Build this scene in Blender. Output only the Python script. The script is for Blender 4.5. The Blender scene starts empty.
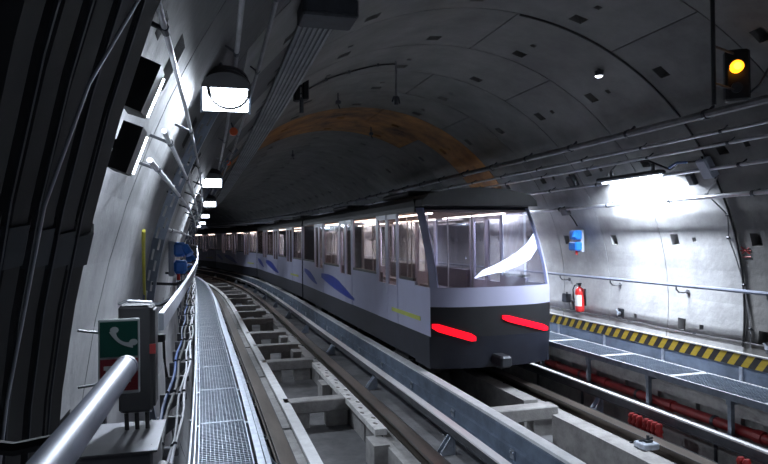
import bpy, math, random
from mathutils import Vector, Matrix
random.seed(7)
R = math.radians
PI = math.pi
sc = bpy.context.scene
col = sc.collection

# ------------------------------------------------------------------ camera, world, exposure
CAM = (-2.98, 0.0, 2.496)
cam = bpy.data.cameras.new('camera')
cam.sensor_fit = 'HORIZONTAL'
cam.sensor_width = 36.0
cam.lens = 622.0 / 768.0 * 36.0
cam.clip_start = 0.05
cam.clip_end = 200
camo = bpy.data.objects.new('camera', cam)
col.objects.link(camo)
camo.location = CAM
yaw, pitch, roll = 0.246, 0.00985, 0.0105
fwd = Vector((math.sin(yaw) * math.cos(pitch), math.cos(yaw) * math.cos(pitch), math.sin(pitch)))
right = Vector((math.cos(yaw), -math.sin(yaw), 0))
up = right.cross(fwd)
r2 = right * math.cos(roll) - up * math.sin(roll)
u2 = up * math.cos(roll) + right * math.sin(roll)
camo.rotation_euler = Matrix((r2, u2, -fwd)).transposed().to_euler()
sc.camera = camo

w = bpy.data.worlds.new('tunnel_air')
sc.world = w
w.use_nodes = True
w.node_tree.nodes['Background'].inputs[0].default_value = (0.55, 0.65, 0.9, 1)
w.node_tree.nodes['Background'].inputs[1].default_value = 0.04
vs = sc.view_settings
vs.view_transform = 'Standard'
vs.look = 'None'
vs.gamma = 1
vs.use_curve_mapping = False
vs.exposure = 0.3

LAMP_W = 55.0        # each flood lamp of the left row
TUBE_W = 270.0        # each tube lamp of the right row

# ------------------------------------------------------------------ tunnel centreline
KN = [0, 8, 16, 24, 34, 50, 120]
KV = [.00699, .00313, -.00155, .00337, .00987, .01078, .01078]
DS = 0.05
SX, SY, ST = [0.0], [0.0], [0.0]
def _k(s):
    for a, b, p, q in zip(KN, KN[1:], KV, KV[1:]):
        if s <= b:
            return p + (q - p) * (s - a) / (b - a)
    return KV[-1]
for i in range(int(75 / DS)):
    th = ST[-1] + _k((i + .5) * DS) * DS
    m = (th + ST[-1]) / 2
    SX.append(SX[-1] - math.sin(m) * DS)
    SY.append(SY[-1] + math.cos(m) * DS)
    ST.append(th)
def C(s):
    if s <= 0:
        return 0.0, s, 0.0
    f = min(s / DS, len(SX) - 1.001)
    i = int(f); f -= i
    return SX[i] + (SX[i+1] - SX[i]) * f, SY[i] + (SY[i+1] - SY[i]) * f, ST[i] + (ST[i+1] - ST[i]) * f
def W(s, u, z=0.0):
    x, y, t = C(s)
    return Vector((x + u * math.cos(t), y + u * math.sin(t), z))
ZC, RT = 1.56, 3.47
def RW(s, deg, off=0.0):                       # point on the tunnel wall, off = distance in front of it
    a = R(deg)
    return W(s, (RT - off) * math.cos(a), ZC + (RT - off) * math.sin(a))
def UZ(deg, off=0.0):
    a = R(deg)
    return (RT - off) * math.cos(a), ZC + (RT - off) * math.sin(a)

# ------------------------------------------------------------------ materials
M = {}
def nmat(name, colr, rough=.7, metal=0.0, var=.25, scale=4.0, bump=.0, bscale=30, emis=None, es=0, alpha=None, dark=None, detail=6, streak=None):
    m = bpy.data.materials.new(name); m.use_nodes = True
    nt = m.node_tree; b = nt.nodes['Principled BSDF']
    b.inputs['Roughness'].default_value = rough
    b.inputs['Metallic'].default_value = metal
    c = (*colr, 1)
    if var:
        tc = nt.nodes.new('ShaderNodeTexCoord')
        src = tc.outputs['Object']
        if streak:
            mp = nt.nodes.new('ShaderNodeMapping'); mp.inputs['Scale'].default_value = streak
            nt.links.new(src, mp.inputs[0]); src = mp.outputs[0]
        n = nt.nodes.new('ShaderNodeTexNoise'); n.inputs['Scale'].default_value = scale
        n.inputs['Detail'].default_value = detail; n.inputs['Roughness'].default_value = .65
        nt.links.new(src, n.inputs['Vector'])
        r = nt.nodes.new('ShaderNodeValToRGB')
        r.color_ramp.elements[0].position = .32; r.color_ramp.elements[1].position = .68
        d = dark or tuple(x * (1 - var) for x in colr)
        r.color_ramp.elements[0].color = (*d, 1)
        r.color_ramp.elements[1].color = (*[min(1, x * (1 + var * .5)) for x in colr], 1)
        nt.links.new(n.outputs[0], r.inputs[0]); nt.links.new(r.outputs[0], b.inputs['Base Color'])
        if bump:
            n2 = nt.nodes.new('ShaderNodeTexNoise'); n2.inputs['Scale'].default_value = bscale; n2.inputs['Detail'].default_value = 4
            nt.links.new(tc.outputs['Object'], n2.inputs['Vector'])
            bp = nt.nodes.new('ShaderNodeBump'); bp.inputs['Strength'].default_value = bump; bp.inputs['Distance'].default_value = .02
            nt.links.new(n2.outputs[0], bp.inputs['Height']); nt.links.new(bp.outputs[0], b.inputs['Normal'])
    else:
        b.inputs['Base Color'].default_value = c
    if emis:
        b.inputs['Emission Color'].default_value = (*emis, 1); b.inputs['Emission Strength'].default_value = es
    if alpha is not None:
        b.inputs['Alpha'].default_value = alpha
    M[name] = m
    return m
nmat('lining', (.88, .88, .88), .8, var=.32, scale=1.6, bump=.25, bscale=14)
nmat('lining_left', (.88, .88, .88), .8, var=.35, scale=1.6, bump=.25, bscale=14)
nmat('lining_shaded', (.15, .15, .148), .85, var=.4, scale=1.6, bump=.3, bscale=14)  # unused darker lining, crown shade put into the colour
nmat('lining_dark', (.15, .147, .143), .85, var=.35, scale=1.6, bump=.3, bscale=14)
nmat('box_dark', (.022, .022, .025), .6, var=.2)
nmat('lining_rust', (.36, .17, .05), .85, var=.5, scale=1.3, bump=.3, bscale=12, dark=(.07, .045, .03))
nmat('joint_backing', (.035, .035, .035), .9, var=.3)
nmat('slab', (.15, .15, .155), .85, var=.45, scale=2.2, bump=.4, bscale=18)
nmat('cast_concrete', (.38, .37, .36), .8, var=.3, scale=5, bump=.3, bscale=40)
nmat('pale_strip', (.86, .86, .87), .5, var=.15, scale=7, bump=.1)
nmat('worn_plank', (.80, .79, .77), .7, var=.3, scale=9, bump=.2)
nmat('running_steel', (.17, .145, .125), .38, metal=.6, var=.4, scale=3, bump=.05, bscale=60, streak=(1, .2, 1))
nmat('guide_steel', (.96, .96, .97), .38, metal=.25, var=.05, scale=5)
nmat('guide_web', (.10, .105, .12), .5, metal=.5, var=.4, scale=4)
nmat('blue_steel', (.17, .215, .29), .65, metal=.2, var=.35, scale=3, bump=.1)
nmat('galvanised', (.55, .60, .68), .4, metal=.7, var=.25, scale=12)
nmat('grating_steel', (.32, .37, .44), .42, metal=.7, var=.25, scale=5)
nmat('conduit', (.52, .53, .56), .38, metal=.75, var=.25, scale=6)
nmat('dull_conduit', (.20, .20, .21), .6, metal=.3, var=.3, scale=6)
nmat('black_rubber', (.010, .010, .012), .55, var=.4, scale=9)
nmat('dark_steel', (.055, .06, .07), .5, metal=.4, var=.3, scale=8)
nmat('rib_steel', (.19, .22, .27), .5, metal=.5, var=.3, scale=8)
nmat('red_paint', (.28, .018, .018), .45, var=.35, scale=5)
nmat('red_gloss', (.62, .03, .03), .35, var=.15, scale=8)
nmat('white_label', (.75, .74, .70), .5, var=.1)
nmat('blue_plastic', (.02, .17, .62), .4, var=.15, scale=8)
nmat('grey_plastic', (.35, .38, .45), .5, var=.15)
nmat('cabinet_grey', (.11, .11, .12), .5, metal=.2, var=.25, scale=6)
nmat('sign_green', (.0, .06, .042), .45, var=.1)
nmat('sign_red', (.17, .01, .016), .45, var=.1)
nmat('sign_white', (.42, .46, .46), .5, var=.05)
nmat('yellow_hose', (.62, .55, .05), .5, var=.15)
nmat('cable_white', (.42, .43, .48), .5, var=.15)
nmat('cable_blue', (.02, .07, .25), .5, var=.15)
nmat('rail_bar', (.34, .36, .40), .4, metal=.5, var=.2, scale=10)
nmat('hand_pipe', (.17, .19, .25), .5, metal=.2, var=.15, scale=10)
nmat('train_white', (.48, .49, .66), .35, var=.06, scale=2)
nmat('train_blue', (.02, .05, .42), .35, var=.1)
nmat('train_lime', (.55, .60, .12), .4, var=.1)
nmat('train_dark', (.012, .013, .016), .55, var=.3, scale=3)
nmat('train_skirt', (.018, .021, .034), .5, var=.3, scale=3)
nmat('train_inner', (.50, .38, .32), .7, var=.25, scale=4)
nmat('seat_blue', (.10, .09, .12), .6, var=.2)
nmat('lens_white', (.9, .95, 1), .3, var=0, emis=(.80, .88, 1), es=6)
nmat('tube_white', (.9, .95, 1), .3, var=0, emis=(.82, .90, 1), es=10)
nmat('spot_white', (.9, .95, 1), .3, var=0, emis=(.85, .88, 1), es=4)
nmat('amber_lit', (.9, .4, .02), .3, var=0, emis=(1, .33, .01), es=3.2)
nmat('amber_core', (.9, .6, .1), .3, var=0, emis=(1, .68, .06), es=2.2)
nmat('tail_red', (.8, .0, .02), .3, var=0, emis=(1, .004, .012), es=1.5)
nmat('glow_white', (.9, .95, 1), .3, var=0, emis=(.9, .95, 1), es=1.9)
nmat('saloon_light', (.95, .9, .85), .3, var=0, emis=(1, .88, .80), es=7)
nmat('orange_reflector', (.75, .12, .03), .5, var=.1)

# lining concrete: shade painted into the colour, pale below a ragged line, dim above
def soot(name, pale, shaded, z0, z1):
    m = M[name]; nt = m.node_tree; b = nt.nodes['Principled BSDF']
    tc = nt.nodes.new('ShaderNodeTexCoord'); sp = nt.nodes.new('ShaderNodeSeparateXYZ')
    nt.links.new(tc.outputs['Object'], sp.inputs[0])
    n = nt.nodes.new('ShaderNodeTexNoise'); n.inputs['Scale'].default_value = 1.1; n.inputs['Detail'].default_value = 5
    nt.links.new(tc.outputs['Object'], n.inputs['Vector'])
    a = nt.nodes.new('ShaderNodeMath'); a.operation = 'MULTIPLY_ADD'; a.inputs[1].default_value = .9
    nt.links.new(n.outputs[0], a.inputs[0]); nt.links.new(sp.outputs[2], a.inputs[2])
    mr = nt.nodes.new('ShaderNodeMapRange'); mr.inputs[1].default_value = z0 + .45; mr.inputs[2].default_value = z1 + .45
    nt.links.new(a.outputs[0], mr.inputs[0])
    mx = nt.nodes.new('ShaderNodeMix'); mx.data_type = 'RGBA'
    mx.inputs[6].default_value = (*pale, 1); mx.inputs[7].default_value = (*shaded, 1)
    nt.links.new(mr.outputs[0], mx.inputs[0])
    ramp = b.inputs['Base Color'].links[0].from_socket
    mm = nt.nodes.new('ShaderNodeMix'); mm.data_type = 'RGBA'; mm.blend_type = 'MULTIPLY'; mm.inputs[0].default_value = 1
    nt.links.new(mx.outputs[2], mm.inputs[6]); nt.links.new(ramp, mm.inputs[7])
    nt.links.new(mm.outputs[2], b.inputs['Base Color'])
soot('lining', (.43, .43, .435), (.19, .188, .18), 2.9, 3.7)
soot('lining_left', (.36, .36, .37), (.075, .075, .075), 2.62, 3.0)  # upper left wall painted dimmer, standing in for shade
# glass
def glass(name, tint, tr):
    m = bpy.data.materials.new(name); m.use_nodes = True
    nt = m.node_tree; nt.nodes.clear()
    o = nt.nodes.new('ShaderNodeOutputMaterial'); mx = nt.nodes.new('ShaderNodeMixShader')
    t = nt.nodes.new('ShaderNodeBsdfTransparent'); t.inputs[0].default_value = (*tint, 1)
    g = nt.nodes.new('ShaderNodeBsdfGlossy'); g.inputs['Roughness'].default_value = .06
    g.inputs[0].default_value = (.8, .85, .95, 1)
    mx.inputs[0].default_value = 1 - tr
    nt.links.new(t.outputs[0], mx.inputs[1]); nt.links.new(g.outputs[0], mx.inputs[2])
    nt.links.new(mx.outputs[0], o.inputs[0])
    M[name] = m
glass('window_glass', (.80, .76, .74), .90)
glass('windscreen_glass', (.86, .88, .95), .90)

# hazard stripes: UV.x runs along the tunnel in metres, UV.y up the board
def hazard():
    m = bpy.data.materials.new('hazard_stripes'); m.use_nodes = True
    nt = m.node_tree; b = nt.nodes['Principled BSDF']; b.inputs['Roughness'].default_value = .6
    uv = nt.nodes.new('ShaderNodeUVMap'); sp = nt.nodes.new('ShaderNodeSeparateXYZ')
    nt.links.new(uv.outputs[0], sp.inputs[0])
    a = nt.nodes.new('ShaderNodeMath'); a.operation = 'MULTIPLY_ADD'; a.inputs[1].default_value = -.75
    nt.links.new(sp.outputs[1], a.inputs[0]); nt.links.new(sp.outputs[0], a.inputs[2])
    d = nt.nodes.new('ShaderNodeMath'); d.operation = 'DIVIDE'; d.inputs[1].default_value = .205
    nt.links.new(a.outputs[0], d.inputs[0])
    f = nt.nodes.new('ShaderNodeMath'); f.operation = 'FRACT'; nt.links.new(d.outputs[0], f.inputs[0])
    g = nt.nodes.new('ShaderNodeMath'); g.operation = 'GREATER_THAN'; g.inputs[1].default_value = .5
    nt.links.new(f.outputs[0], g.inputs[0])
    n = nt.nodes.new('ShaderNodeTexNoise'); n.inputs['Scale'].default_value = 9; n.inputs['Detail'].default_value = 6
    mx = nt.nodes.new('ShaderNodeMix'); mx.data_type = 'RGBA'
    mx.inputs[6].default_value = (.018, .017, .016, 1); mx.inputs[7].default_value = (.52, .36, .02, 1)
    nt.links.new(g.outputs[0], mx.inputs[0])
    mm = nt.nodes.new('ShaderNodeMix'); mm.data_type = 'RGBA'; mm.blend_type = 'MULTIPLY'; mm.inputs[0].default_value = .5
    nt.links.new(mx.outputs[2], mm.inputs[6]); nt.links.new(n.outputs[0], mm.inputs[7])
    nt.links.new(mm.outputs[2], b.inputs['Base Color'])
    M['hazard'] = m
hazard()

# ------------------------------------------------------------------ object helpers
def tag(o, label=None, cat=None, group=None, kind=None):
    if label: o['label'] = label
    if cat: o['category'] = cat
    if group: o['group'] = group
    if kind: o['kind'] = kind
    return o
def empty(name, loc=(0, 0, 0), rz=0.0, label=None, cat=None, group=None, kind=None):
    o = bpy.data.objects.new(name, None); col.objects.link(o)
    o.empty_display_size = .1
    o.location = loc; o.rotation_euler = (0, 0, rz)
    return tag(o, label, cat, group, kind)
def copy_tree(o, parent=None):
    c = o.copy(); col.objects.link(c); c.parent = parent
    for ch in [x for x in KIDS.get(o.name, [])]:
        copy_tree(ch, c)
    return c
KIDS = {}
class MB:
    def __init__(s): s.v, s.f, s.uv = [], [], []
    def add(s, vs, fs, uvs=None):
        n = len(s.v); s.v += [tuple(v) for v in vs]
        for i, f in enumerate(fs):
            s.f.append([n + k for k in f])
            s.uv.append(uvs[i] if uvs else None)
        return s
    def box(s, cx, cy, cz, sx, sy, sz, mat=None):
        P = [Vector((x * sx / 2, y * sy / 2, z * sz / 2)) for x in (-1, 1) for y in (-1, 1) for z in (-1, 1)]
        if mat is not None: P = [mat @ p for p in P]
        P = [(p.x + cx, p.y + cy, p.z + cz) for p in P]
        return s.add(P, [(0, 1, 3, 2), (4, 6, 7, 5), (0, 4, 5, 1), (2, 3, 7, 6), (0, 2, 6, 4), (1, 5, 7, 3)])
    def bevbox(s, cx, cy, cz, sx, sy, sz, b=.01, axis='z'):
        # box with chamfered edges along one axis plus chamfered ends
        a, c, h = {'z': (sx, sy, sz), 'y': (sx, sz, sy), 'x': (sy, sz, sx)}[axis]
        def ring(i, t): return [(-a/2+b+i, -c/2+i, t), (a/2-b-i, -c/2+i, t), (a/2-i, -c/2+b+i, t), (a/2-i, c/2-b-i, t), (a/2-b-i, c/2-i, t), (-a/2+b+i, c/2-i, t), (-a/2+i, c/2-b-i, t), (-a/2+i, -c/2+b+i, t)]
        rs = [ring(b * .7, -h/2), ring(0, -h/2 + b), ring(0, h/2 - b), ring(b * .7, h/2)]
        o = []
        for r_ in rs:
            for p in r_:
                q = {'z': (p[0], p[1], p[2]), 'y': (p[0], p[2], p[1]), 'x': (p[2], p[0], p[1])}[axis]
                o.append((q[0] + cx, q[1] + cy, q[2] + cz))
        fs = [tuple(range(7, -1, -1)), tuple(range(24, 32))]
        for k in range(3):
            for i in range(8):
                j = (i + 1) % 8
                fs.append((k*8+i, k*8+j, k*8+8+j, k*8+8+i))
        return s.add(o, fs)
    def sweep(s, prof, s0, s1, step=.5, closed=True, caps=True):
        n = max(1, int(round((s1 - s0) / step))); m = len(prof)
        vs, fs, uvs = [], [], []
        ac = [0.0]
        for a, b in zip(prof, prof[1:] + prof[:1]): ac.append(ac[-1] + math.hypot(a[0]-b[0], a[1]-b[1]))
        for i in range(n + 1):
            t = s0 + (s1 - s0) * i / n
            for (u, z) in prof: vs.append(W(t, u, z))
        for i in range(n):
            ta, tb = s0 + (s1 - s0) * i / n, s0 + (s1 - s0) * (i + 1) / n
            for k in range(m if closed else m - 1):
                l = (k + 1) % m
                fs.append((i*m+k, i*m+m+k, i*m+m+l, i*m+l))
                uvs.append([(ta, ac[k]), (tb, ac[k]), (tb, ac[k+1]), (ta, ac[k+1])])
        if closed and caps:
            fs.append(tuple(range(m))); uvs.append(None)
            fs.append(tuple(range(n*m+m-1, n*m-1, -1))); uvs.append(None)
        return s.add(vs, fs, uvs)
    def rect(s, u0, u1, z0, z1, s0, s1, step=.5):
        return s.sweep([(u0, z0), (u1, z0), (u1, z1), (u0, z1)], s0, s1, step)
    def tube(s, pts, r, n=6, cap=True, radii=None):
        pts = [Vector(p) for p in pts]; vs = []; fs = []
        prev = None
        for i, p in enumerate(pts):
            d = (pts[min(i+1, len(pts)-1)] - pts[max(i-1, 0)]).normalized()
            if prev is None:
                a = Vector((0, 0, 1)) if abs(d.z) < .9 else Vector((1, 0, 0))
                x = d.cross(a).normalized()
            else:
                x = (prev - d * prev.dot(d)).normalized()
            prev = x; y = d.cross(x)
            rr = radii[i] if radii else r
            for k in range(n):
                t = 2 * PI * k / n
                vs.append(p + (x * math.cos(t) + y * math.sin(t)) * rr)
        for i in range(len(pts) - 1):
            for k in range(n):
                l = (k + 1) % n
                fs.append((i*n+k, i*n+l, i*n+n+l, i*n+n+k))
        if cap:
            fs.append(tuple(range(n-1, -1, -1))); q = (len(pts)-1)*n
            fs.append(tuple(range(q, q+n)))
        return s.add(vs, fs)
    def build(s, name, mat, parent=None, origin=None, smooth=False):
        me = bpy.data.meshes.new(name)
        o3 = Vector(origin) if origin is not None else (Vector(parent.location) if (parent is not None and getattr(s, 'world', False)) else Vector((0, 0, 0)))
        me.from_pydata([tuple(Vector(v) - o3) for v in s.v], [], s.f)
        if any(s.uv):
            ul = me.uv_layers.new(name='UVMap'); k = 0
            for f, uv in zip(s.f, s.uv):
                for j in range(len(f)):
                    if uv: ul.data[k].uv = uv[j]
                    k += 1
        me.materials.append(M[mat] if isinstance(mat, str) else mat)
        me.update()
        if smooth:
            for p in me.polygons: p.use_smooth = True
            if hasattr(me, 'set_sharp_from_angle'): me.set_sharp_from_angle(angle=R(40))
        o = bpy.data.objects.new(name, me); col.objects.link(o)
        if parent is not None:
            o.parent = parent; KIDS.setdefault(parent.name, []).append(o)
        elif origin is not None:
            o.location = o3
        return o
def WM():                               # mesh builder in world coordinates, re-based on its parent
    m = MB(); m.world = True; return m
def share(name, src, parent, loc=(0, 0, 0), rot=(0, 0, 0)):
    o = bpy.data.objects.new(name, src.data); col.objects.link(o)
    o.parent = parent; o.location = loc; o.rotation_euler = rot
    if 'kind' in src: o['kind'] = src['kind']
    KIDS.setdefault(parent.name, []).append(o)
    return o
def frange(a, b, st):
    out = []
    while a <= b + 1e-6: out.append(a); a += st
    return out
def disc(n, r, y=0.0, cx=0, cz=0): return [(cx + r * math.cos(2*PI*k/n), y, cz + r * math.sin(2*PI*k/n)) for k in range(n)]
def cyl_y(mb, cx, cz, y0, y1, r0, r1=None, n=14):     # cylinder along local y
    r1 = r1 if r1 is not None else r0
    a, b = disc(n, r0, y0, cx, cz), disc(n, r1, y1, cx, cz)
    return mb.add(a + b, [(k, (k+1) % n, n + (k+1) % n, n + k) for k in range(n)] + [tuple(range(n-1, -1, -1)), tuple(range(n, 2*n))])

SEND = 58.0
PITCH = 1.34
J0 = 5.05 - 5 * PITCH            # first ring joint behind the camera

# ------------------------------------------------------------------ SETTING: tunnel lining of precast rings
def backing(name, a0, a1):
    m = WM()
    prof = [((RT + .16) * math.cos(R(a)), ZC + (RT + .16) * math.sin(R(a))) for a in frange(a0, a1, 4)]
    prof += [((RT + .30) * math.cos(R(a)), ZC + (RT + .30) * math.sin(R(a))) for a in reversed(frange(a0, a1, 4))]
    m.sweep(prof, J0, SEND, 1.0)
    return tag(m.build(name, 'joint_backing'), kind='structure')
wall_right = backing('wall_right', -40, 44)
ceiling = backing('ceiling', 44, 136)
wall_left = backing('wall_left', 136, 220)

POCKETS = [-25.5, -5.5, 14.5, 34.5, 54.5, 74.5, 94.5, 114.5, 134.5, 154.5, 174.5, 194.5]
def segment(s0, s1, a0, a1, parent, mat, rnd):
    g = .007; ga = math.degrees(g / RT)
    s0 += g; s1 -= g; a0 += ga; a1 -= ga
    pa, pr = 1.35, .55                        # half widths of bolt pocket (deg), round grout hole (deg)
    bolt = [a for a in POCKETS if a0 + 2.2 < a < a1 - 2.2]
    holes = [a for a in bolt if (int(a * 2) + int(s0 * 3)) % 3 != 1]
    angs = {a0, a1}
    for a in bolt: angs |= {a - pa, a + pa, a - pr, a + pr}
    k = a0
    while k < a1 - 1.5:
        if all(abs(k - x) > 1.2 for x in angs): angs.add(k)
        k += 3.5
    angs = sorted(angs)
    L = s1 - s0
    b0, b1 = s1 - .34, s1 - .19
    h0, h1 = s1 - .66, s1 - .59
    ss = [s0, s0 + .3, h0, h1, b0, b1, s1]
    vs = [RW(t, a) for a in angs for t in ss]
    n = len(ss); fs = []
    def add_pocket(i, j, depth, slope):
        q = [i*n+j, i*n+j+1, (i+1)*n+j+1, (i+1)*n+j]
        base = len(vs)
        corners = [(ss[j], angs[i]), (ss[j+1], angs[i]), (ss[j+1], angs[i+1]), (ss[j], angs[i+1])]
        for c, (t, a) in enumerate(corners):
            dd = depth if (t == ss[j+1]) else depth * slope
            vs.append(RW(t, a, -dd))
        for c in range(4):
            d = (c + 1) % 4
            fs.append((q[c], base + c, base + d, q[d]))
        fs.append((base, base+3, base+2, base+1))
    i = 0
    skip = set()
    for a in bolt:
        ia = min(range(len(angs)), key=lambda k: abs(angs[k] - (a - pa)))
        ib = min(range(len(angs)), key=lambda k: abs(angs[k] - (a + pa)))
        # pocket over the whole ia..ib range, one quad
        q0 = len(vs)
        for (t, aa, dd) in ((b0, angs[ia], .045), (b1, angs[ia], .13), (b1, angs[ib], .13), (b0, angs[ib], .045)):
            vs.append(RW(t, aa, -dd))
        fs.append((q0, q0+3, q0+2, q0+1))
        rim = [ia*n+4, ia*n+5, ib*n+5, ib*n+4]
        for c in range(4):
            d = (c + 1) % 4
            fs.append((rim[c], q0+c, q0+d, rim[d]))
        for k in range(ia, ib): skip.add((k, 4))
        if a in holes:
            ja = min(range(len(angs)), key=lambda k: abs(angs[k] - (a - pr)))
            for k in range(ja, ja + 1):
                add_pocket(k, 2, .10, 1.0); skip.add((k, 2))
    for i in range(len(angs) - 1):
        for j in range(n - 1):
            if (i, j) in skip: continue
            fs.append((i*n+j, (i+1)*n+j, (i+1)*n+j+1, i*n+j+1))
    # edges going back into the joints
    ob = len(vs); A = len(angs)
    for a in angs: vs.append(RW(s0, a, -.15))
    for a in angs: vs.append(RW(s1, a, -.15))
    for i in range(A - 1):
        fs.append((i*n, ob+i, ob+i+1, (i+1)*n)); fs.append((i*n+n-1, (i+1)*n+n-1, ob+A+i+1, ob+A+i))
    fs.append((0, n-1, ob+A, ob)); fs.append(((A-1)*n, ob+A-1, ob+2*A-1, (A-1)*n+n-1))
    m = MB(); m.add(vs, fs)
    m.build('concrete_segment', mat, parent)
nring = int((SEND - J0) / PITCH)
for k in range(nring):
    s0 = J0 + k * PITCH
    base = 3.5 if k % 2 == 1 else 24.4        # ring 5 (s 5.05) has its joint at 63.5 degrees
    cuts = [base + 60 * q for q in range(-1, 4)]
    cuts = [c for c in cuts if -38 < c < 218]
    cuts = [-38] + [c for c in cuts if c > -30 and c < 210] + [218]
    for a0, a1 in zip(cuts, cuts[1:]):
        mid = (a0 + a1) / 2
        par = wall_right if mid < 40 else (ceiling if mid < 140 else wall_left)
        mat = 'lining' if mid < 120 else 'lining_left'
        if k <= 5 and mid < 35: mat = 'lining_dark'  # darker lining on the nearest right-hand rings
        if k in (10, 11) and 40 < mid < 150: mat = 'lining_rust'
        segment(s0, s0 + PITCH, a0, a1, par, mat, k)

# floor slab (track bed)
m = WM(); m.sweep([(-2.9, -.42), (2.9, -.42), (3.2, -.3), (3.2, -.6), (-3.2, -.6), (-3.2, -.3)], J0, SEND, 1.0)
floor = tag(m.build('floor', 'slab'), kind='structure')
# low concrete haunches carrying walkways, part of the setting
m = WM(); m.rect(2.86, 3.4, -.45, .60, J0, SEND, 1.0)
trim_1 = tag(m.build('trim_1', 'cast_concrete'), kind='structure')
m = WM(); m.rect(-3.4, -2.72, -.45, .22, J0, SEND, 1.0)
trim_2 = tag(m.build('trim_2', 'slab'), kind='structure')

# cross beams and plinths cast on the floor
TL, TR = -1.392, 1.39
for TC in (TL, TR):
    ss = [3.1, 6.5, 9.8, 13.1, 15.1, 17.2, 20.2, 22.3, 24.3, 27.4, 29.5, 31.6, 34.7, 37, 40, 43, 46, 49] if TC == TL else [4.8, 8.35, 11.8, 15.2, 18.6, 22, 25.4, 28.8]
    for t in ss:
        x, y, th = C(t)
        mb = MB()
        mb.bevbox(0, 0, -.065, 1.06, .27, .19, .015, 'x')
        for q in (-1, 1): mb.bevbox(q * .30, 0, -.28, .34, .22, .26, .01)
        o = mb.build('cross_beam', 'cast_concrete', floor); o.location = W(t, TC, -.03); o.rotation_euler = (0, 0, th)
    for q in (-1, 1):
        for t in frange(2.0, 40, 3.4):
            mb = WM()
            mb.rect(TC + q * .60 - .10, TC + q * .60 + .10, -.43, -.115, t, t + 3.3, .55)
            mb.build('concrete_plinth', 'cast_concrete', floor)
            if q == 1 and TC == TL:
                for tt in (t + 1.0, t + 2.2):
                    mb = WM(); mb.rect(TC + .32, TC + .52, -.43, -.09, tt, tt + .42, .42)
                    mb.build('concrete_block', 'cast_concrete', floor)
# long raised plinth of the right track
for t0, t1 in ((4.9, 7.9), (8.7, 11.6)):
    mb = WM(); mb.rect(1.62, 1.86, -.42, -.02, t0, t1, .5)
    mb.build('concrete_plinth', 'cast_concrete', floor)
# rubble / small debris in the bay
def debris(t, u, z, r, mat, lab):
    mb = MB()
    n = 7; vs = [(0, 0, r * .5)]
    for k in range(n):
        a = 2*PI*k/n; q = r * (.8 + .4 * random.random()); vs.append((q*math.cos(a), q*.6*math.sin(a), .002))
    mb.add(vs, [(0, 1+k, 1+(k+1) % n) for k in range(n)] + [tuple(range(n, 0, -1))])
    o = mb.build('debris_lump', mat, None, origin=(0, 0, 0)); o.location = W(t, u, z)
    tag(o, lab, 'debris')
debris(7.55, -1.35, -.42, .085, 'black_rubber', 'small black lump lying on the track bed near the white plank')
debris(7.45, -1.18, -.42, .03, 'red_gloss', 'tiny red scrap lying on the track bed beside a black lump')

# ------------------------------------------------------------------ running rails, strips, guide rails
def ibeam(cu, top, w_, h, tw=.025, ft=.022):
    a, b = w_/2, tw/2
    return [(cu-a, top), (cu-a, top-ft), (cu-b, top-ft), (cu-b, top-h+ft), (cu-a, top-h+ft), (cu-a, top-h), (cu+a, top-h), (cu+a, top-h+ft), (cu+b, top-h+ft), (cu+b, top-ft), (cu+a, top-ft), (cu+a, top)]
def longthing(name, label, cat, prof, mat, s0=J0, s1=SEND, step=.5, group=None):
    root = empty(name, W(max(s0, 0), prof[0][0], min(p[1] for p in prof)), 0, label, cat, group)
    m = WM(); m.sweep(prof, s0, s1, step)
    return root, m
rlabels = {
    -2.199: 'dark brown running rail along the left walkway grating',
    -.585: 'dark brown running rail on the right side of the near empty track',
    .585: 'brown running rail under the left side of the train',
    2.189: 'brown running rail of the far track beside the red insulators'}
for cu, lab in rlabels.items():
    root, m = longthing('running_rail', lab, 'rail', ibeam(cu, 0.0, .19, .13), 'running_steel')
    m.build('rail_beam', 'running_steel', root)
    f = WM(); e = -1 if cu in (-2.199, .585) else 1
    f.rect(cu - .095, cu - .088, .0, .006, J0, SEND); f.rect(cu + .088, cu + .095, .0, .006, J0, SEND)
    f.build('edge_lip', 'guide_web', root)
    for t in frange(1.7, 40, 1.7):
        mb = MB(); mb.bevbox(0, 0, -.14, .30, .16, .03, .005); 
        for q in (-1, 1):
            cz = -.125
            mb.box(q*.125, 0, -.115, .03, .03, .03)
        o = mb.build('base_plate', 'dark_steel', root)
        x, y, th = C(t)
        o.location = W(t, cu, 0) - Vector(root.location); o.rotation_euler = (0, 0, th)
# pale contact strip inside the left rail
root, m = longthing('contact_strip', 'long pale grey strip running inside the left brown running rail', 'rail', [(-1.97, -.045), (-1.83, -.045), (-1.83, .0), (-1.97, .0)], 'pale_strip')
m.build('strip_cover', 'pale_strip', root)
m = WM(); m.rect(-1.94, -1.86, -.12, -.045, J0, SEND); m.build('strip_base', 'dark_steel', root)
for t in frange(2.6, 45, 3.1):
    x, y, th = C(t); mb = MB(); mb.box(0, 0, -.27, .10, .12, .30)
    o = mb.build('support_stud', 'dark_steel', root); o.location = W(t, -1.9, 0) - Vector(root.location); o.rotation_euler = (0, 0, th)
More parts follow.
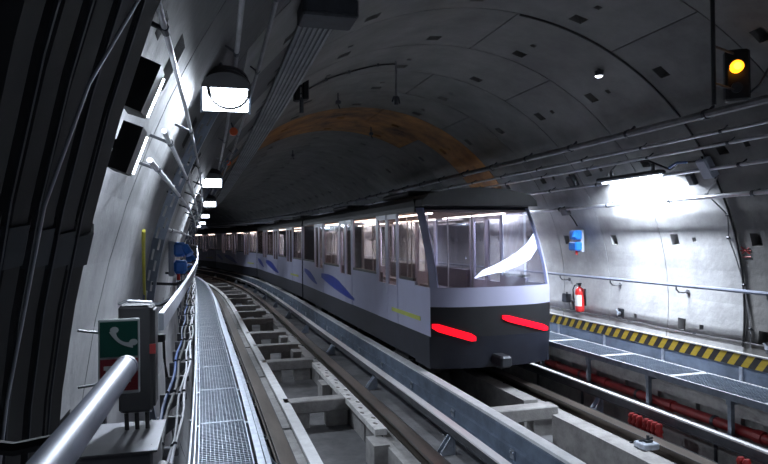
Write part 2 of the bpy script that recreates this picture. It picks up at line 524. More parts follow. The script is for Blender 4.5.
# worn white plank on the right side of the near track
root = empty('worn_plank', W(8, -.87, -.12), 0, 'short whitish worn plank with scuffs ending beside the near brown rail', 'plank')
m = WM(); m.sweep([(-.965, -.075), (-.80, -.075), (-.80, .005), (-.965, .005)], 7.95, 12.6, .4); m.build('board', 'worn_plank', root)
for i in range(16):
    t = 8.2 + i * .27 + random.random() * .1; x, y, th = C(t); mb = MB()
    n = 6; vs = [(math.cos(2*PI*k/n) * (.018 + .014 * random.random()), math.sin(2*PI*k/n) * .05, 0) for k in range(n)]
    mb.add([(a, b, .004) for a, b, c in vs] + [(a, b, -.002) for a, b, c in vs], [tuple(range(n))] + [(k, n+k, n+(k+1) % n, (k+1) % n) for k in range(n)])
    o = mb.build('scuff', 'running_steel', root); o.location = W(t, -.885 + .05 * math.sin(i * 2.1), .005) - Vector(root.location); o.rotation_euler = (0, 0, th + .3)
m = WM(); m.rect(-.93, -.84, -.115, -.075, 8.0, 12.5); m.build('plank_bearer', 'dark_steel', root)

# guide rails
def bracket_mesh(side):
    mb = MB()
    # triangular gusset pair on a foot plate; side = direction of the foot
    for y in (-.05, .05):
        mb.add([(0, y-.006, .0), (side*.19, y-.006, -.26), (-side*.02, y-.006, -.26), (-side*.02, y-.006, 0),
                (0, y+.006, .0), (side*.19, y+.006, -.26), (-side*.02, y+.006, -.26), (-side*.02, y+.006, 0)],
               [(0, 1, 2, 3), (7, 6, 5, 4), (0, 4, 5, 1), (1, 5, 6, 2), (2, 6, 7, 3), (3, 7, 4, 0)])
    mb.box(side*.08, 0, -.265, .26, .18, .02)
    mb.box(-side*.015, 0, -.13, .014, .14, .26)
    return mb
def guide(cu, top, wid, face, lab, foot, foot0, spacing, s1=SEND, topmat='guide_steel', facemat='guide_web'):
    root = empty('guide_rail', W(0, cu, 0), 0, lab, 'rail')
    m = WM(); m.rect(cu - wid/2, cu + wid/2, top - .022, top, J0, s1); m.build('rail_head', topmat, root)
    m = WM()
    a = cu - wid/2 + .008; b = cu + wid/2 - .008
    m.sweep([(a, top-.022), (a, top-face), (b, top-face), (b, top-.022)], J0, s1, .5); m.build('rail_web', facemat, root)
    m = WM(); m.rect(cu - wid/2 - .004, cu + wid/2 + .004, top - face - .015, top - face, J0, s1); m.build('rail_flange', facemat, root)
    src = None
    for t in frange(foot0, 45, spacing):
        x, y, th = C(t)
        if src is None:
            src = bracket_mesh(foot).build('bracket', 'galvanised', root); o = src
        else: o = share('bracket', src, root)
        o.location = W(t, cu, top - face - .015) - Vector(root.location); o.rotation_euler = (0, 0, th)
    return root
guide(-.246, .266, .105, .10, 'silver topped guide rail on brackets along the right of the near track', -1, .3, 3.4)
guide(-2.47, .24, .05, .10, 'silver guide rail along the edge of the left walkway grating', 1, .6, 3.4, topmat='galvanised')
guide(2.53, .244, .09, .12, 'bright silver topped guide rail in front of the red pipe', -1, 1.5, 3.3)
# inner guide of the far track: a wide blue-grey girder with a pale top
root = empty('guide_girder', W(0, .26, 0), 0, 'wide blue-grey girder with pale top between the two tracks', 'rail')
m = WM(); m.rect(.20, .335, .335, .37, J0, SEND); m.build('top_plate', 'pale_strip', root)
m = WM(); m.sweep([(.175, .335), (.175, .20), (.19, .19), (.19, .17), (.155, .16), (.155, .03), (.30, .03), (.30, .335)], J0, SEND, .5); m.build('girder_web', 'blue_steel', root)
m = WM(); m.rect(.12, .33, .012, .03, J0, SEND); m.build('girder_foot', 'blue_steel', root)
for t in frange(.7, 40, 1.7):
    x, y, th = C(t); mb = MB(); mb.box(0, 0, -.2, .16, .14, .42)
    o = mb.build('girder_post', 'dark_steel', root); o.location = W(t, .24, 0) - Vector(root.location); o.rotation_euler = (0, 0, th)
    mb = MB(); mb.box(0, 0, 0, .012, .10, .10); mb.box(-.012, -.03, .02, .016, .022, .022); mb.box(-.012, .03, .02, .016, .022, .022)
    o = mb.build('splice_plate', 'galvanised', root); o.location = W(t + .5, .148, .11) - Vector(root.location); o.rotation_euler = (0, 0, th)

# drainage channel strip between the tracks
m = WM(); m.rect(-.40, .06, -.43, -.10, J0, SEND); m.build('trim_3', 'slab'); tag(bpy.data.objects['trim_3'], kind='structure')

# red insulators in the far track
def insulators(t0, n, lab):
    root = empty('insulator_row', W(t0, 2.36, -.12), C(t0)[2], lab, 'insulator')
    mb = MB(); mb.box(0, n*.075/2 - .037, -.012, .14, n * .075 + .06, .024); mb.build('insulator_base', 'dark_steel', root)
    for k in range(n):
        y = k * .078 + (.05 if k > 3 else 0)
        mb = MB(); N = 12
        prof = [(.045, 0), (.045, .03), (.033, .05), (.05, .07), (.036, .10), (.05, .13), (.036, .16), (.045, .19), (.03, .215)]
        vs = [(1.2*r_*math.cos(2*PI*j/N), r_*.70*math.sin(2*PI*j/N), z*1.2) for r_, z in prof for j in range(N)]
        fs = [(i*N+j, i*N+(j+1) % N, (i+1)*N+(j+1) % N, (i+1)*N+j) for i in range(len(prof)-1) for j in range(N)] + [tuple(range((len(prof)-1)*N, len(prof)*N))]
        mb.add(vs, fs); o = mb.build('insulator', 'red_paint', root, smooth=True); o.location = (0, y, 0)
insulators(6.65, 7, 'row of seven dark red ribbed insulators beside the far brown running rail')
insulators(5.35, 2, 'pair of dark red insulators at the lower right corner by the far rail')

# rail clamp block on the right plinth
root = empty('rail_clamp', W(6.35, 1.93, -.02), C(6.35)[2], 'grey rail clamp block with bolt on the concrete plinth', 'clamp')
mb = MB(); mb.bevbox(0, 0, .035, .22, .2, .07, .012); mb.build('clamp_block', 'galvanised', root)
mb = MB(); mb.bevbox(.02, 0, .085, .10, .07, .03, .008); mb.tube([(.02, 0, .09), (.02, 0, .15)], .018, 6); mb.tube([(-.07, .05, .07), (.06, -.04, .13)], .012, 6); mb.build('clamp_bolt', 'dark_steel', root)

# ------------------------------------------------------------------ left walkway
root = empty('left_walkway', W(0, -2.88, .2), 0, 'steel grating walkway running along the left wall beside the near track', 'walkway')
wl = root
U0, U1, ZW = -3.19, -2.56, .45
PL = 1.62
def grid_panel(width, length, cell, rod, h, name_root):
    fr = MB()
    for q in (-1, 1): fr.box(q*(width/2 - .006), 0, -h/2, .012, length, h)
    for q in (-1, 1): fr.box(0, q*(length/2 - .008), -h/2, width, .016, h)
    g = MB()
    n = int(width / cell)
    for i in range(1, n):
        x = -width/2 + width * i / n; g.box(x, 0, -h/2 - .002, .0042, length - .02, h - .004)
    n = int(length / rod)
    for i in range(1, n):
        y = -length/2 + length * i / n; g.box(0, y, -.008, width - .02, .0075, .012)
    return fr, g
fr, gr = grid_panel(.50, PL - .03, .036, .05, .03, root)
src = srcg = None
for i in range(30):
    t = .08 + i * PL
    x, y, th = C(t)
    if src is None:
        src = fr.build('grating_panel', 'grating_steel', root); srcg = gr.build('grating_bars', 'grating_steel', src); srcg['kind'] = 'stuff'; o = src
    else:
        o = share('grating_panel', src, root); share('grating_bars', srcg, o)
    o.location = W(t, (U0 + U1)/2 - .03, ZW) - Vector(root.location); o.rotation_euler = (0, 0, th)
    # cross plates at the joints and slotted kick angles
    mb = MB(); mb.box(0, PL/2, -.035, .60, .06, .012); mb.box(0, PL/2 - .22, -.045, .46, .03, .03)
    c = mb.build('cross_bearer', 'galvanised', root); c.location = W(t, (U0+U1)/2, ZW) - Vector(root.location); c.rotation_euler = (0, 0, th)
# side members
m = WM(); m.sweep([(U1, ZW+.005), (U1, ZW-.09), (U1-.012, ZW-.09), (U1-.012, ZW-.008), (U1-.065, ZW-.008), (U1-.065, ZW+.005)], J0, SEND, .5); m.build('edge_channel', 'galvanised', root)
m = WM(); m.sweep([(U0, ZW+.045), (U0, ZW-.06), (U0+.012, ZW-.06), (U0+.012, ZW+.045)], J0, SEND, .5); m.build('kick_plate', 'galvanised', root)
for t in frange(.9, 40, PL):
    x, y, th = C(t); mb = MB()
    for q in (-.27, .27): mb.box(q, 0, -.17, .04, .04, .24)
    mb.box(0, 0, -.06, .62, .04, .03)
    o = mb.build('support_leg', 'galvanised', root); o.location = W(t, (U0+U1)/2, ZW) - Vector(root.location); o.rotation_euler = (0, 0, th)

# ------------------------------------------------------------------ right walkway
V0, V1, ZR = 2.60, 3.22, .70
root = empty('right_walkway', W(0, 2.9, .2), 0, 'raised grating walkway on posts along the right wall past the train', 'walkway')
fr, gr = grid_panel(V1 - V0 - .02, 1.40, .04, .05, .03, root)
src = None
for i in range(34):
    t = .36 + i * 1.34 * 1.06
    x, y, th = C(t)
    if src is None:
        src = fr.build('grating_panel', 'pale_strip', root); srcg = gr.build('grating_bars', 'grating_steel', src); srcg['kind'] = 'stuff'; o = src
    else:
        o = share('grating_panel', src, root); share('grating_bars', srcg, o)
    o.location = W(t, (V0+V1)/2, ZR) - Vector(root.location); o.rotation_euler = (0, 0, th)
m = WM(); m.rect(V0 + .02, V1 - .02, ZR - .045, ZR - .035, J0, SEND, 1); m.build('grating_tray', 'blue_steel', root)
m = WM(); m.sweep([(V0-.012, ZR+.003), (V0-.012, ZR-.075), (V0+.03, ZR-.075), (V0+.03, ZR-.065), (V0, ZR-.065), (V0, ZR+.003)], J0, SEND, .5); m.build('fascia_channel', 'rib_steel', root)
src = None
for t in frange(5.8 - 1.34 * 4, 40, 1.34):
    x, y, th = C(t)
    if src is None:
        mb = MB(); mb.box(.02, 0, -.27, .05, .05, .40); mb.box(.03, 0, -.475, .15, .13, .014); mb.box(.18, 0, -.1, .36, .04, .05); mb.box(.02, .035, -.1, .05, .02, .06)
        src = mb.build('support_post', 'rib_steel', root); o = src
    else: o = share('support_post', src, root)
    o.location = W(t, V0, ZR) - Vector(root.location); o.rotation_euler = (0, 0, th)
# upstand with the hazard board
root = empty('hazard_board', W(0, 3.25, .7), 0, 'long yellow and black striped board above the right walkway', 'board')
m = WM(); m.sweep([(3.245, 1.025), (3.245, .87), (3.262, .87), (3.262, 1.025)], J0, SEND, .5); 
m.f, m.uv = m.f, [[(a, b) for a, b in uv] if uv else None for uv in m.uv]
m.build('striped_board', 'hazard', root)
m = WM(); m.rect(3.24, 3.29, 1.025, 1.04, J0, SEND); m.build('top_edging', 'cast_concrete', root)
m = WM(); m.rect(3.25, 3.275, .68, .87, J0, SEND); m.build('kick_plate', 'blue_steel', root)
for t in frange(.9, 40, 1.34):
    x, y, th = C(t); mb = MB(); mb.box(0, 0, 0, .012, .05, .18)
    o = mb.build('kick_stiffener', 'galvanised', root); o.location = W(t, 3.244, .775) - Vector(root.location); o.rotation_euler = (0, 0, th)
m = WM(); m.sweep([(3.29, 1.0), (3.44, 1.0), (3.44, .6), (3.29, .6)], J0, SEND, 1); tag(m.build('trim_4', 'cast_concrete'), kind='structure')
# concrete nibs on the haunch behind the red pipe
for t in frange(1.2, 36, .67):
    x, y, th = C(t); mb = MB(); mb.box(0, 0, 0, .06, .09, .24)
    o = mb.build('concrete_nib', 'cast_concrete', trim_1); o.location = W(t, 2.83, .28); o.rotation_euler = (0, 0, th)
m = WM(); m.rect(2.79, 2.86, .40, .60, J0, SEND, 1); m.build('concrete_lip', 'cast_concrete', trim_1)

# red pipe
root = empty('fire_main_pipe', W(0, 2.72, .27), 0, 'dark red pipe running under the right walkway', 'pipe')
pts = [W(t, 2.73, .28) for t in frange(J0, SEND, .6)]
m = WM(); m.tube(pts, .062, 10); m.build('pipe_run', 'red_paint', root, smooth=True)
for t in frange(1.5, 34, 1.34):
    m = WM(); m.tube([W(t - .05, 2.73, .28), W(t + .05, 2.73, .28)], .075, 10); m.build('pipe_collar', 'red_paint', root)
    m = WM(); m.tube([W(t + .62, 2.73, .20), W(t + .62, 2.73, -.3)], .022, 6); m.tube([W(t + .6, 2.73, .28), W(t + .645, 2.73, .28)], .069, 10); m.build('pipe_hanger', 'dark_steel', root)

# ------------------------------------------------------------------ right wall services
def wallpipe(name, lab, u, z, r, mat, cat='pipe', s0=J0, s1=SEND, clamps=1.34, c0=.5, wall=True, n=8, wob=0):
    root = empty(name, W(max(s0, 0), u, z), 0, lab, cat)
    m = WM(); m.tube([W(t, u, z + (wob * math.sin(t * 2.3) if wob else 0)) for t in frange(s0, s1, .5)], r, n); m.build('pipe_run', mat, root, smooth=True)
    if clamps:
        a = math.atan2(z - ZC, u); d = RT - math.hypot(u, z - ZC)
        src = None
        for t in frange(max(s0, 0) + c0, min(s1, 34), clamps):
            x, y, th = C(t)
            if src is None:
                mb = MB(); du, dz = math.cos(a), math.sin(a)
                mb.tube([(0, -.02, 0), (0, .02, 0)], r * 1.35, n)
                mb.tube([(0, 0, 0), (du * (d + .01), 0, dz * (d + .01))], max(.006, r * .45), 5)
                src = mb.build('clamp', 'dark_steel', root); o = src
            else: o = share('clamp', src, root)
            o.location = W(t, u, z) - Vector(root.location); o.rotation_euler = (0, 0, th)
    return root
wallpipe('conduit', 'bright silver conduit along the right wall below the tube lamps', 3.05, 2.975, .028, 'conduit')
wallpipe('conduit', 'grey conduit carrying the right wall tube lamps', 2.857, 3.30, .022, 'conduit')
wallpipe('conduit', 'thin grey conduit just above the right row of tube lamps', 2.70, 3.545, .018, 'conduit')
wallpipe('conduit', 'thin grey conduit second from the top on the right side of the ceiling', 2.605, 3.675, .020, 'conduit')
wallpipe('cable_duct', 'thick dull grey duct highest on the right side of the ceiling', 2.395, 3.86, .045, 'dull_conduit')
wallpipe('wall_cable', 'thin dark cable along the foot of the right wall above the hazard board', 3.43, 1.13, .010, 'dull_conduit', 'cable', wob=.01)
# junction boxes on the conduits
def jbox(s_, deg, off, sz, lab, mat='cabinet_grey', name='junction_box'):
    x, y, th = C(s_)
    root = empty(name, RW(s_, deg, off), 0, lab, 'box')
    rot = Matrix.Rotation(th, 4, 'Z') @ Matrix.Rotation(-R(deg) + PI, 4, 'Y')
    root.rotation_euler = rot.to_euler()
    mb = MB(); mb.bevbox(0, 0, 0, sz[0], sz[1], sz[2], .006); mb.build('box_body', mat, root)
    mb = MB(); mb.bevbox(sz[0]/2 + .006, 0, 0, .012, sz[1]*.9, sz[2]*.9, .003); mb.build('box_lid', mat, root)
    mb = MB(); mb.tube([(0, 0, -sz[2]/2), (0, 0, -sz[2]/2 - .03)], .012, 6); mb.build('cable_gland', 'black_rubber', root)
    return root
jbox(6.35, 31.5, .10, (.10, .16, .26), 'pale grey junction box between the conduits up on the right wall', 'grey_plastic')
jbox(6.75, 28.9, .03, (.06, .10, .16), 'small dark box on the wall just right of the near tube lamp', 'dark_steel')
jbox(9.75, 24.0, .10, (.08, .18, .12), 'grey junction box above the blue wall telephone on the right', 'cabinet_grey')
jbox(9.2, 33.0, .06, (.08, .16, .2), 'dark box above the conduits right of the train end', 'dark_steel')
# vertical cables on the right wall
def wallcable(name, lab, pts, r, mat, clips=True):
    root = empty(name, RW(*pts[-1][:2], pts[-1][2]), 0, lab, 'cable')
    P = []
    for a, b in zip(pts, pts[1:]):
        for k in range(8):
            f = k / 8; P.append(RW(a[0]+(b[0]-a[0])*f, a[1]+(b[1]-a[1])*f, a[2]+(b[2]-a[2])*f))
    P.append(RW(*pts[-1]))
    m = WM(); m.tube(P, r, 6); m.build('cable_run', mat, root, smooth=True)
    if clips:
        for a in pts[1:-1]:
            m = WM(); m.tube([RW(a[0]-.02, a[1], a[2]), RW(a[0]+.02, a[1], a[2])], r*2.0, 6); m.build('clip', 'dark_steel', root)
    return root
wallcable('wall_cable', 'thin cable dropping down the right wall between two ring joints', [(6.3, 29, .06), (6.62, 25, .03), (6.42, 20, .02), (6.5, 15, .02), (6.38, 5, .02), (6.3, -4, .02), (6.28, -8, .02)], .009, 'dull_conduit')
wallcable('wall_cable', 'black hose in the heavy ring joint at the right of the wall', [(6.40, 84, .01), (6.40, 64, .01), (6.39, 44, .01), (6.39, 27, .02), (6.39, 10, .02), (6.39, -8, .02)], .013, 'black_rubber', False)
wallcable('wall_cable', 'cable from the junction box down to the blue wall telephone', [(9.75, 23, .05), (9.7, 21, .04), (9.62, 19, .06)], .012, 'black_rubber', False)
root = empty('drop_conduit', W(4.8, 1.48, 3.70), 0, 'dark vertical conduit hanging from the ceiling left of the amber signal', 'conduit')
m = WM(); m.tube([W(4.8, 1.48, 4.70), W(4.8, 1.48, 3.70)], .02, 8); m.build('pipe_run', 'box_dark', root, smooth=True)
for zz_ in (4.25, 3.90):
    m = WM(); m.tube([W(4.8, 1.48, zz_), W(4.95, 1.86, zz_)], .012, 6); m.build('cross_arm', 'box_dark', root)

# right handrail
root = empty('right_handrail', W(0, 3.26, 1.79), 0, 'long silver handrail on curved brackets along the right wall', 'handrail')
m = WM(); m.tube([W(t, 3.265, 1.795) for t in frange(J0, SEND, .5)], .024, 8); m.build('rail_tube', 'hand_pipe', root, smooth=True)
src = None
for t in frange(6.9 - 1.34*4, 34, 1.45):
    x, y, th = C(t)
    if src is None:
        mb = MB(); mb.tube([(0, 0, -.02), (0, 0, -.06), (.04, 0, -.10), (.12, 0, -.11), (.19, 0, -.10)], .012, 6); mb.tube([(.185, 0, -.10), (.20, 0, -.10)], .035, 8)
        src = mb.build('bracket', 'cabinet_grey', root, smooth=True); o = src
    else: o = share('bracket', src, root)
    o.location = W(t, 3.265, 1.795) - Vector(root.location); o.rotation_euler = (0, 0, th)

# tube lamps on the right wall
def tube_lamp(s_, lab):
    th = C(s_)[2]; u, z = 2.80, 3.31
    root = empty('tube_lamp', W(s_, u, z), th, lab, 'lamp', 'tube lamps along the right wall')
    mb = MB(); mb.sweep2 = None
    mb.bevbox(0, 0, .035, .15, 1.36, .06, .02, 'y'); mb.build('housing', 'dark_steel', root)
    mb = MB(); mb.bevbox(.035, 0, -.004, .05, 1.28, .028, .012, 'y'); mb.build('diffuser', 'tube_white', root)
    mb = MB(); mb.tube([(0, .70, .03), (.02, .78, .02)], .02, 6); mb.build('end_cap', 'black_rubber', root)
    for q in (-.45, .45):
        mb = MB(); mb.box(.05, q, .11, .03, .04, .12); mb.build('mount', 'dark_steel', root)
    l = bpy.data.lights.new('tube_light', 'AREA'); l.shape = 'RECTANGLE'; l.size = .10; l.size_y = 1.25
    l.energy = TUBE_W if s_ > 3 else TUBE_W * .85; l.color = (.80, .88, 1); l.spread = R(160)
    lo = bpy.data.objects.new('tube_light', l); col.objects.link(lo); lo.parent = root; lo.location = (0.05, 0, -.03)
    lo.rotation_euler = (0, -R(20), 0)           # the lens is turned a little to the wall
    return root
for i, s_ in enumerate((7.72, 12.35, 18.1, 23.8, 29.5, 35.2, 41.0, 47.0, 1.7)):  # last one is added out of view to light the foreground rails
    tube_lamp(s_, ['tube lamp on the right wall shining on bare concrete right of the train', 'tube lamp just behind the top of the train end window', 'third tube lamp of the right wall seen only through train windows', 'fourth tube lamp of the right wall behind the train', 'fifth tube lamp of the right wall behind the train', 'sixth tube lamp of the right wall behind the train', 'seventh tube lamp of the right wall behind the train', 'eighth tube lamp of the right wall at the far bend', 'added unseen tube lamp beside the viewer, brightening the foreground'][i])
wallcable('wall_cable', 'looped black cable feeding the near right tube lamp', [(8.3, 33, .05), (7.9, 36, .04), (7.3, 35, .05), (7.0, 32, .06), (6.8, 33, .04), (6.5, 33, .05)], .012, 'black_rubber', False)
wallcable('wall_cable', 'thin blue sleeved cable right of the near right tube lamp', [(7.0, 32.5, .06), (6.8, 33.5, .07), (6.65, 33.2, .07)], .018, 'cable_blue', False)

# blue wall telephone / socket unit on the right wall
def blue_unit(s_, deg, off, side, lab, sc_=1.0, backm='grey_plastic'):
    x, y, th = C(s_)
    root = empty('socket_unit', RW(s_, deg, off), th, lab, 'socket box')
    sg = -side                       # +1 = sticks out to +u
    mb = MB(); mb.bevbox(0, .05*sc_, 0, .06*sc_, .26*sc_, .34*sc_, .01); mb.build('back_plate', backm, root)
    mb = MB(); mb.bevbox(sg*.07*sc_, 0, .09*sc_, .12*sc_, .18*sc_, .14*sc_, .02); mb.build('socket_housing', 'blue_plastic', root)
    mb = MB(); mb.bevbox(sg*.08*sc_, 0, -.08*sc_, .12*sc_, .20*sc_, .13*sc_, .02); mb.build('socket_housing', 'blue_plastic', root)
    mb = MB(); mb.tube([(sg*.12*sc_, -.06*sc_, .12*sc_), (sg*.17*sc_, -.10*sc_, .04*sc_)], .04*sc_, 8); mb.build('socket_flap', 'blue_plastic', root)
    mb = MB(); mb.tube([(sg*.06*sc_, 0, -.15*sc_), (sg*.06*sc_, .0, -.21*sc_)], .018*sc_, 6); mb.build('cable_gland', 'red_gloss', root)
    return root
blue_unit(9.62, 14.6, .09, 1, 'blue and grey socket unit on the right wall above the fire extinguisher', 1.15)
blue_unit(5.1, 166.5, .06, -1, 'blue and grey socket unit on the left wall far along the walkway', .78)
blue_unit(9.2, 169.5, .08, -1, 'second smaller looking blue socket unit further along the left wall', .8)

# fire extinguisher
th = C(9.8)[2]
root = empty('fire_extinguisher', W(9.72, 3.32, 1.16), th, 'red fire extinguisher with pale label on the right wall below the handrail', 'extinguisher')
mb = MB(); N = 16
prof = [(.0, 0), (.065, 0), (.078, .02), (.08, .06), (.08, .34), (.07, .39), (.045, .42), (.025, .435), (.022, .455), (0, .455)]
mb.add([(r_*math.cos(2*PI*j/N), r_*math.sin(2*PI*j/N), z) for r_, z in prof for j in range(N)], [(i*N+j, i*N+(j+1) % N, (i+1)*N+(j+1) % N, (i+1)*N+j) for i in range(len(prof)-1) for j in range(N)])
mb.build('cylinder_body', 'red_gloss', root, smooth=True)
mb = MB(); vs = []
for j in range(7):
    a = PI + R(-60 + j * 20) + .35
    vs += [(.0815*math.cos(a), .0815*math.sin(a), .10), (.0815*math.cos(a), .0815*math.sin(a), .30)]
mb.add(vs, [(2*j, 2*j+2, 2*j+3, 2*j+1) for j in range(6)]); mb.build('label', 'white_label', root)
mb = MB(); mb.box(0, 0, .475, .035, .05, .04); mb.box(-.03, -.03, .50, .10, .02, .014); mb.box(-.03, -.02, .475, .09, .016, .01); mb.build('valve_handle', 'dark_steel', root)
mb = MB(); mb.tube([(0, .03, .47), (-.03, .10, .46), (-.05, .125, .38), (-.045, .12, .25), (-.03, .10, .14)], .012, 6, radii=[.011, .011, .011, .013, .018]); mb.build('hose', 'black_rubber', root, smooth=True)
mb = MB(); mb.box(.085, 0, .25, .02, .12, .30); mb.build('wall_bracket', 'dark_steel', root)
jbox(10.25, -3.5, .06, (.10, .14, .16), 'small black box on the right wall beside the fire extinguisher', 'dark_steel')
# fittings at the foot of the right wall
def fitting(s_, deg, lab):
    root = empty('wall_fitting', RW(s_, deg, .02), 0, lab, 'fitting')
    root.rotation_euler = (Matrix.Rotation(C(s_)[2], 4, 'Z') @ Matrix.Rotation(-R(deg) + PI, 4, 'Y')).to_euler()
    mb = MB(); mb.bevbox(0, 0, 0, .03, .12, .14, .008); mb.build('plate', 'dark_steel', root)
    mb = MB(); mb.tube([(.02, 0, 0), (.07, 0, 0)], .025, 8); mb.tube([(.05, 0, 0), (.06, .05, -.05)], .012, 6); mb.build('stub', 'galvanised', root)
fitting(8.75, -5.4, 'small metal fitting on the right wall right of the extinguisher')
fitting(6.0, -7.2, 'metal fitting low on the right wall near the frame edge')
# red painted mark by the heavy joint
root = empty('painted_mark', RW(6.34, 12.5, .003), 0, 'faded red painted mark beside the heavy ring joint', 'marking')
m = WM()
for (a, b, c, d) in ((6.24, 12.8, 6.36, 11.6), (6.36, 13.0, 6.24, 11.5), (6.22, 12.2, 6.38, 12.2), (6.24, 10.9, 6.36, 10.8)):
    p, q = RW(a, b, .004), RW(c, d, .004); m.tube([p, q], .008, 4)
m.build('mark_strokes', 'red_paint', root)

# ------------------------------------------------------------------ signals and fixtures on the ceiling
# amber signal
P0 = W(5.0, 1.95, 4.05)
root = empty('amber_signal', P0, R(-30), 'dark signal head with a glowing amber lamp high on the right of the ceiling', 'signal')
mb = MB(); mb.bevbox(0, 0, 0, .22, .12, .50, .02); mb.build('signal_case', 'black_rubber', root)
mb = MB(); cyl_y(mb, -.02, .07, -.12, -.06, .058); mb.build('lens', 'amber_lit', root)
mb = MB(); cyl_y(mb, -.02, .07, -.126, -.119, .036); mb.build('lens_core', 'amber_core', root)
mb = MB(); n = 12
vs = []
for k in range(n + 1):
    a = R(-10 + 200 * k / n); vs += [(-.02 + .066*math.cos(a), -.06, .07 + .066*math.sin(a)), (-.02 + .066*math.cos(a), -.11, .07 + .066*math.sin(a))]
mb.add(vs, [(2*k, 2*k+1, 2*k+3, 2*k+2) for k in range(n)]); mb.build('hood', 'black_rubber', root)
mb = MB(); cyl_y(mb, -.02, -.13, -.10, -.06, .05); mb.build('unlit_lens', 'dark_steel', root)
mb = MB(); mb.tube([(.08, 0, -.2), (.2, .0, -.1), (.3, 0, .1)], .012, 6); mb.build('cable_tail', 'dark_steel', root)
# round spot lamp
root = empty('spot_lamp', W(6.83, 1.69, 4.50), C(6.8)[2], 'small round white lit lamp alone on the ceiling', 'lamp')
mb = MB(); N = 14
mb.add([(.05*math.cos(2*PI*j/N), .05*math.sin(2*PI*j/N), 0) for j in range(N)] + [(.058*math.cos(2*PI*j/N), .058*math.sin(2*PI*j/N), .06) for j in range(N)], [(j, (j+1) % N, N+(j+1) % N, N+j) for j in range(N)] + [tuple(range(N, 2*N))]); mb.build('rim', 'dark_steel', root, smooth=True)
mb = MB(); N = 14
vs = [(0, 0, -.022)] + [(.03*math.cos(2*PI*j/N), .03*math.sin(2*PI*j/N), -.016) for j in range(N)] + [(.05*math.cos(2*PI*j/N), .05*math.sin(2*PI*j/N), 0) for j in range(N)]
mb.add(vs, [(0, 1+j, 1+(j+1) % N) for j in range(N)] + [(1+j, 1+N+j, 1+N+(j+1) % N, 1+(j+1) % N) for j in range(N)]); mb.build('bulb_cover', 'spot_white', root, smooth=True)
mb = MB(); mb.tube([(0, 0, .06), (.01, 0, .11)], .02, 6); mb.build('stem', 'dark_steel', root)

# longitudinal cable tray on the left of the ceiling
TA, TB = -2.41, -2.16
root = empty('cable_tray', W(3, -2.25, 4.0), 0, 'wide pale grey cable tray running along the left of the ceiling', 'cable tray')
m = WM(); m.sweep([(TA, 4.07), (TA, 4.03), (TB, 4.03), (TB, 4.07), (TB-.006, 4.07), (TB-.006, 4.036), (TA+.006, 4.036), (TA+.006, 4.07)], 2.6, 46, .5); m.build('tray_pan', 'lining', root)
for k in range(6):
    uu = TA + .03 + k * .038
    m = WM(); m.tube([W(t, uu, 4.022) for t in frange(2.6, 46, .8)], .008, 5); m.build('rib_line', 'dull_conduit', root)
for t in frange(3.5, 34, 2.68):
    m = WM(); m.tube([W(t, TB-.02, 4.05), W(t, TB-.02, ZC + math.sqrt((RT+.0)**2 - (TB-.02)**2))], .012, 5); m.rect(TA-.02, TB+.02, 4.075, 4.095, t-.02, t+.02); m.build('hanger', 'dark_steel', root)
def cbox(name, loc, rz, sz, lab, mat='dark_steel'):
    root = empty(name, loc, rz, lab, 'box')
    mb = MB(); mb.bevbox(0, 0, sz[2]/2, *sz, .012); mb.build('box_body', mat, root)
    mb = MB(); mb.box(0, -sz[1]/2 - .005, sz[2]/2, sz[0]*.85, .01, sz[2]*.7); mb.build('box_lid', mat, root)
    return root
cbox('junction_box', W(4.05, -2.29, 3.90), C(4.4)[2], (.36, .26, .125), 'dark box on the ceiling cable tray at the top edge of the view')
# hanging dark unit at the ceiling
root = empty('hanging_speaker', W(8.1, -1.86, 4.12), C(8.1)[2], 'narrow black unit hanging from the ceiling beside the cable tray', 'speaker')
mb = MB(); mb.bevbox(-.06, 0, .36, .08, .14, .42, .015); mb.build('speaker_case', 'black_rubber', root)
mb = MB(); mb.bevbox(.05, 0, .42, .08, .14, .50, .015); mb.build('speaker_case', 'black_rubber', root)
mb = MB(); mb.bevbox(0, 0, .10, .05, .06, .20, .008); mb.build('stem', 'dark_steel', root)
mb = MB(); mb.tube([(0, 0, .6), (0, 0, ZC + math.sqrt(RT**2 - 1.92**2) - 4.12)], .014, 6); mb.build('hanger_rod', 'dark_steel', root)
# ceiling cable with a drop fitting
root = wallcable('ceiling_cable', 'thin black cable arching across the ceiling to a short drop pipe', [(8.45, 123, .06), (8.5, 115, .03), (8.55, 109, .03), (8.5, 102, .03), (8.5, 97.5, .04)], .012, 'black_rubber')
root = empty('drop_pipe', W(8.5, -.45, 4.40), C(8.5)[2], 'short vertical drop pipe with fitting hanging from the crown', 'pipe')
mb = MB(); mb.tube([(0, 0, .04), (0, 0, .60)], .014, 6); mb.build('pipe_run', 'dull_conduit', root)
mb = MB(); mb.tube([(0, 0, -.02), (0, 0, .1)], .03, 8); mb.tube([(-.06, 0, .02), (-.03, 0, .1)], .012, 6); mb.tube([(.05, 0, .0), (.03, 0, .1)], .012, 6); mb.build('nozzle', 'dark_steel', root)
# small fittings on the crown
for (s_, dg, l) in ((10.2, 106, 'small dark bracket on the ceiling left of the crown beyond the rust stained rings'), (13.5, 80, 'small dark bracket on the crown above the train roof'), (17.5, 100, 'small dark bracket far along the tunnel crown')):
    root = empty('ceiling_bracket', RW(s_, dg, .15), C(s_)[2], l, 'bracket')
    mb = MB(); mb.bevbox(0, 0, 0, .08, .10, .06, .01); mb.tube([(0, 0, .02), (0, 0, .16)], .014, 6); mb.build('bracket_body', 'dark_steel', root)
    mb = MB(); mb.tube([(0, 0, -.03), (.03, 0, -.10)], .012, 6); mb.build('hook', 'dark_steel', root)

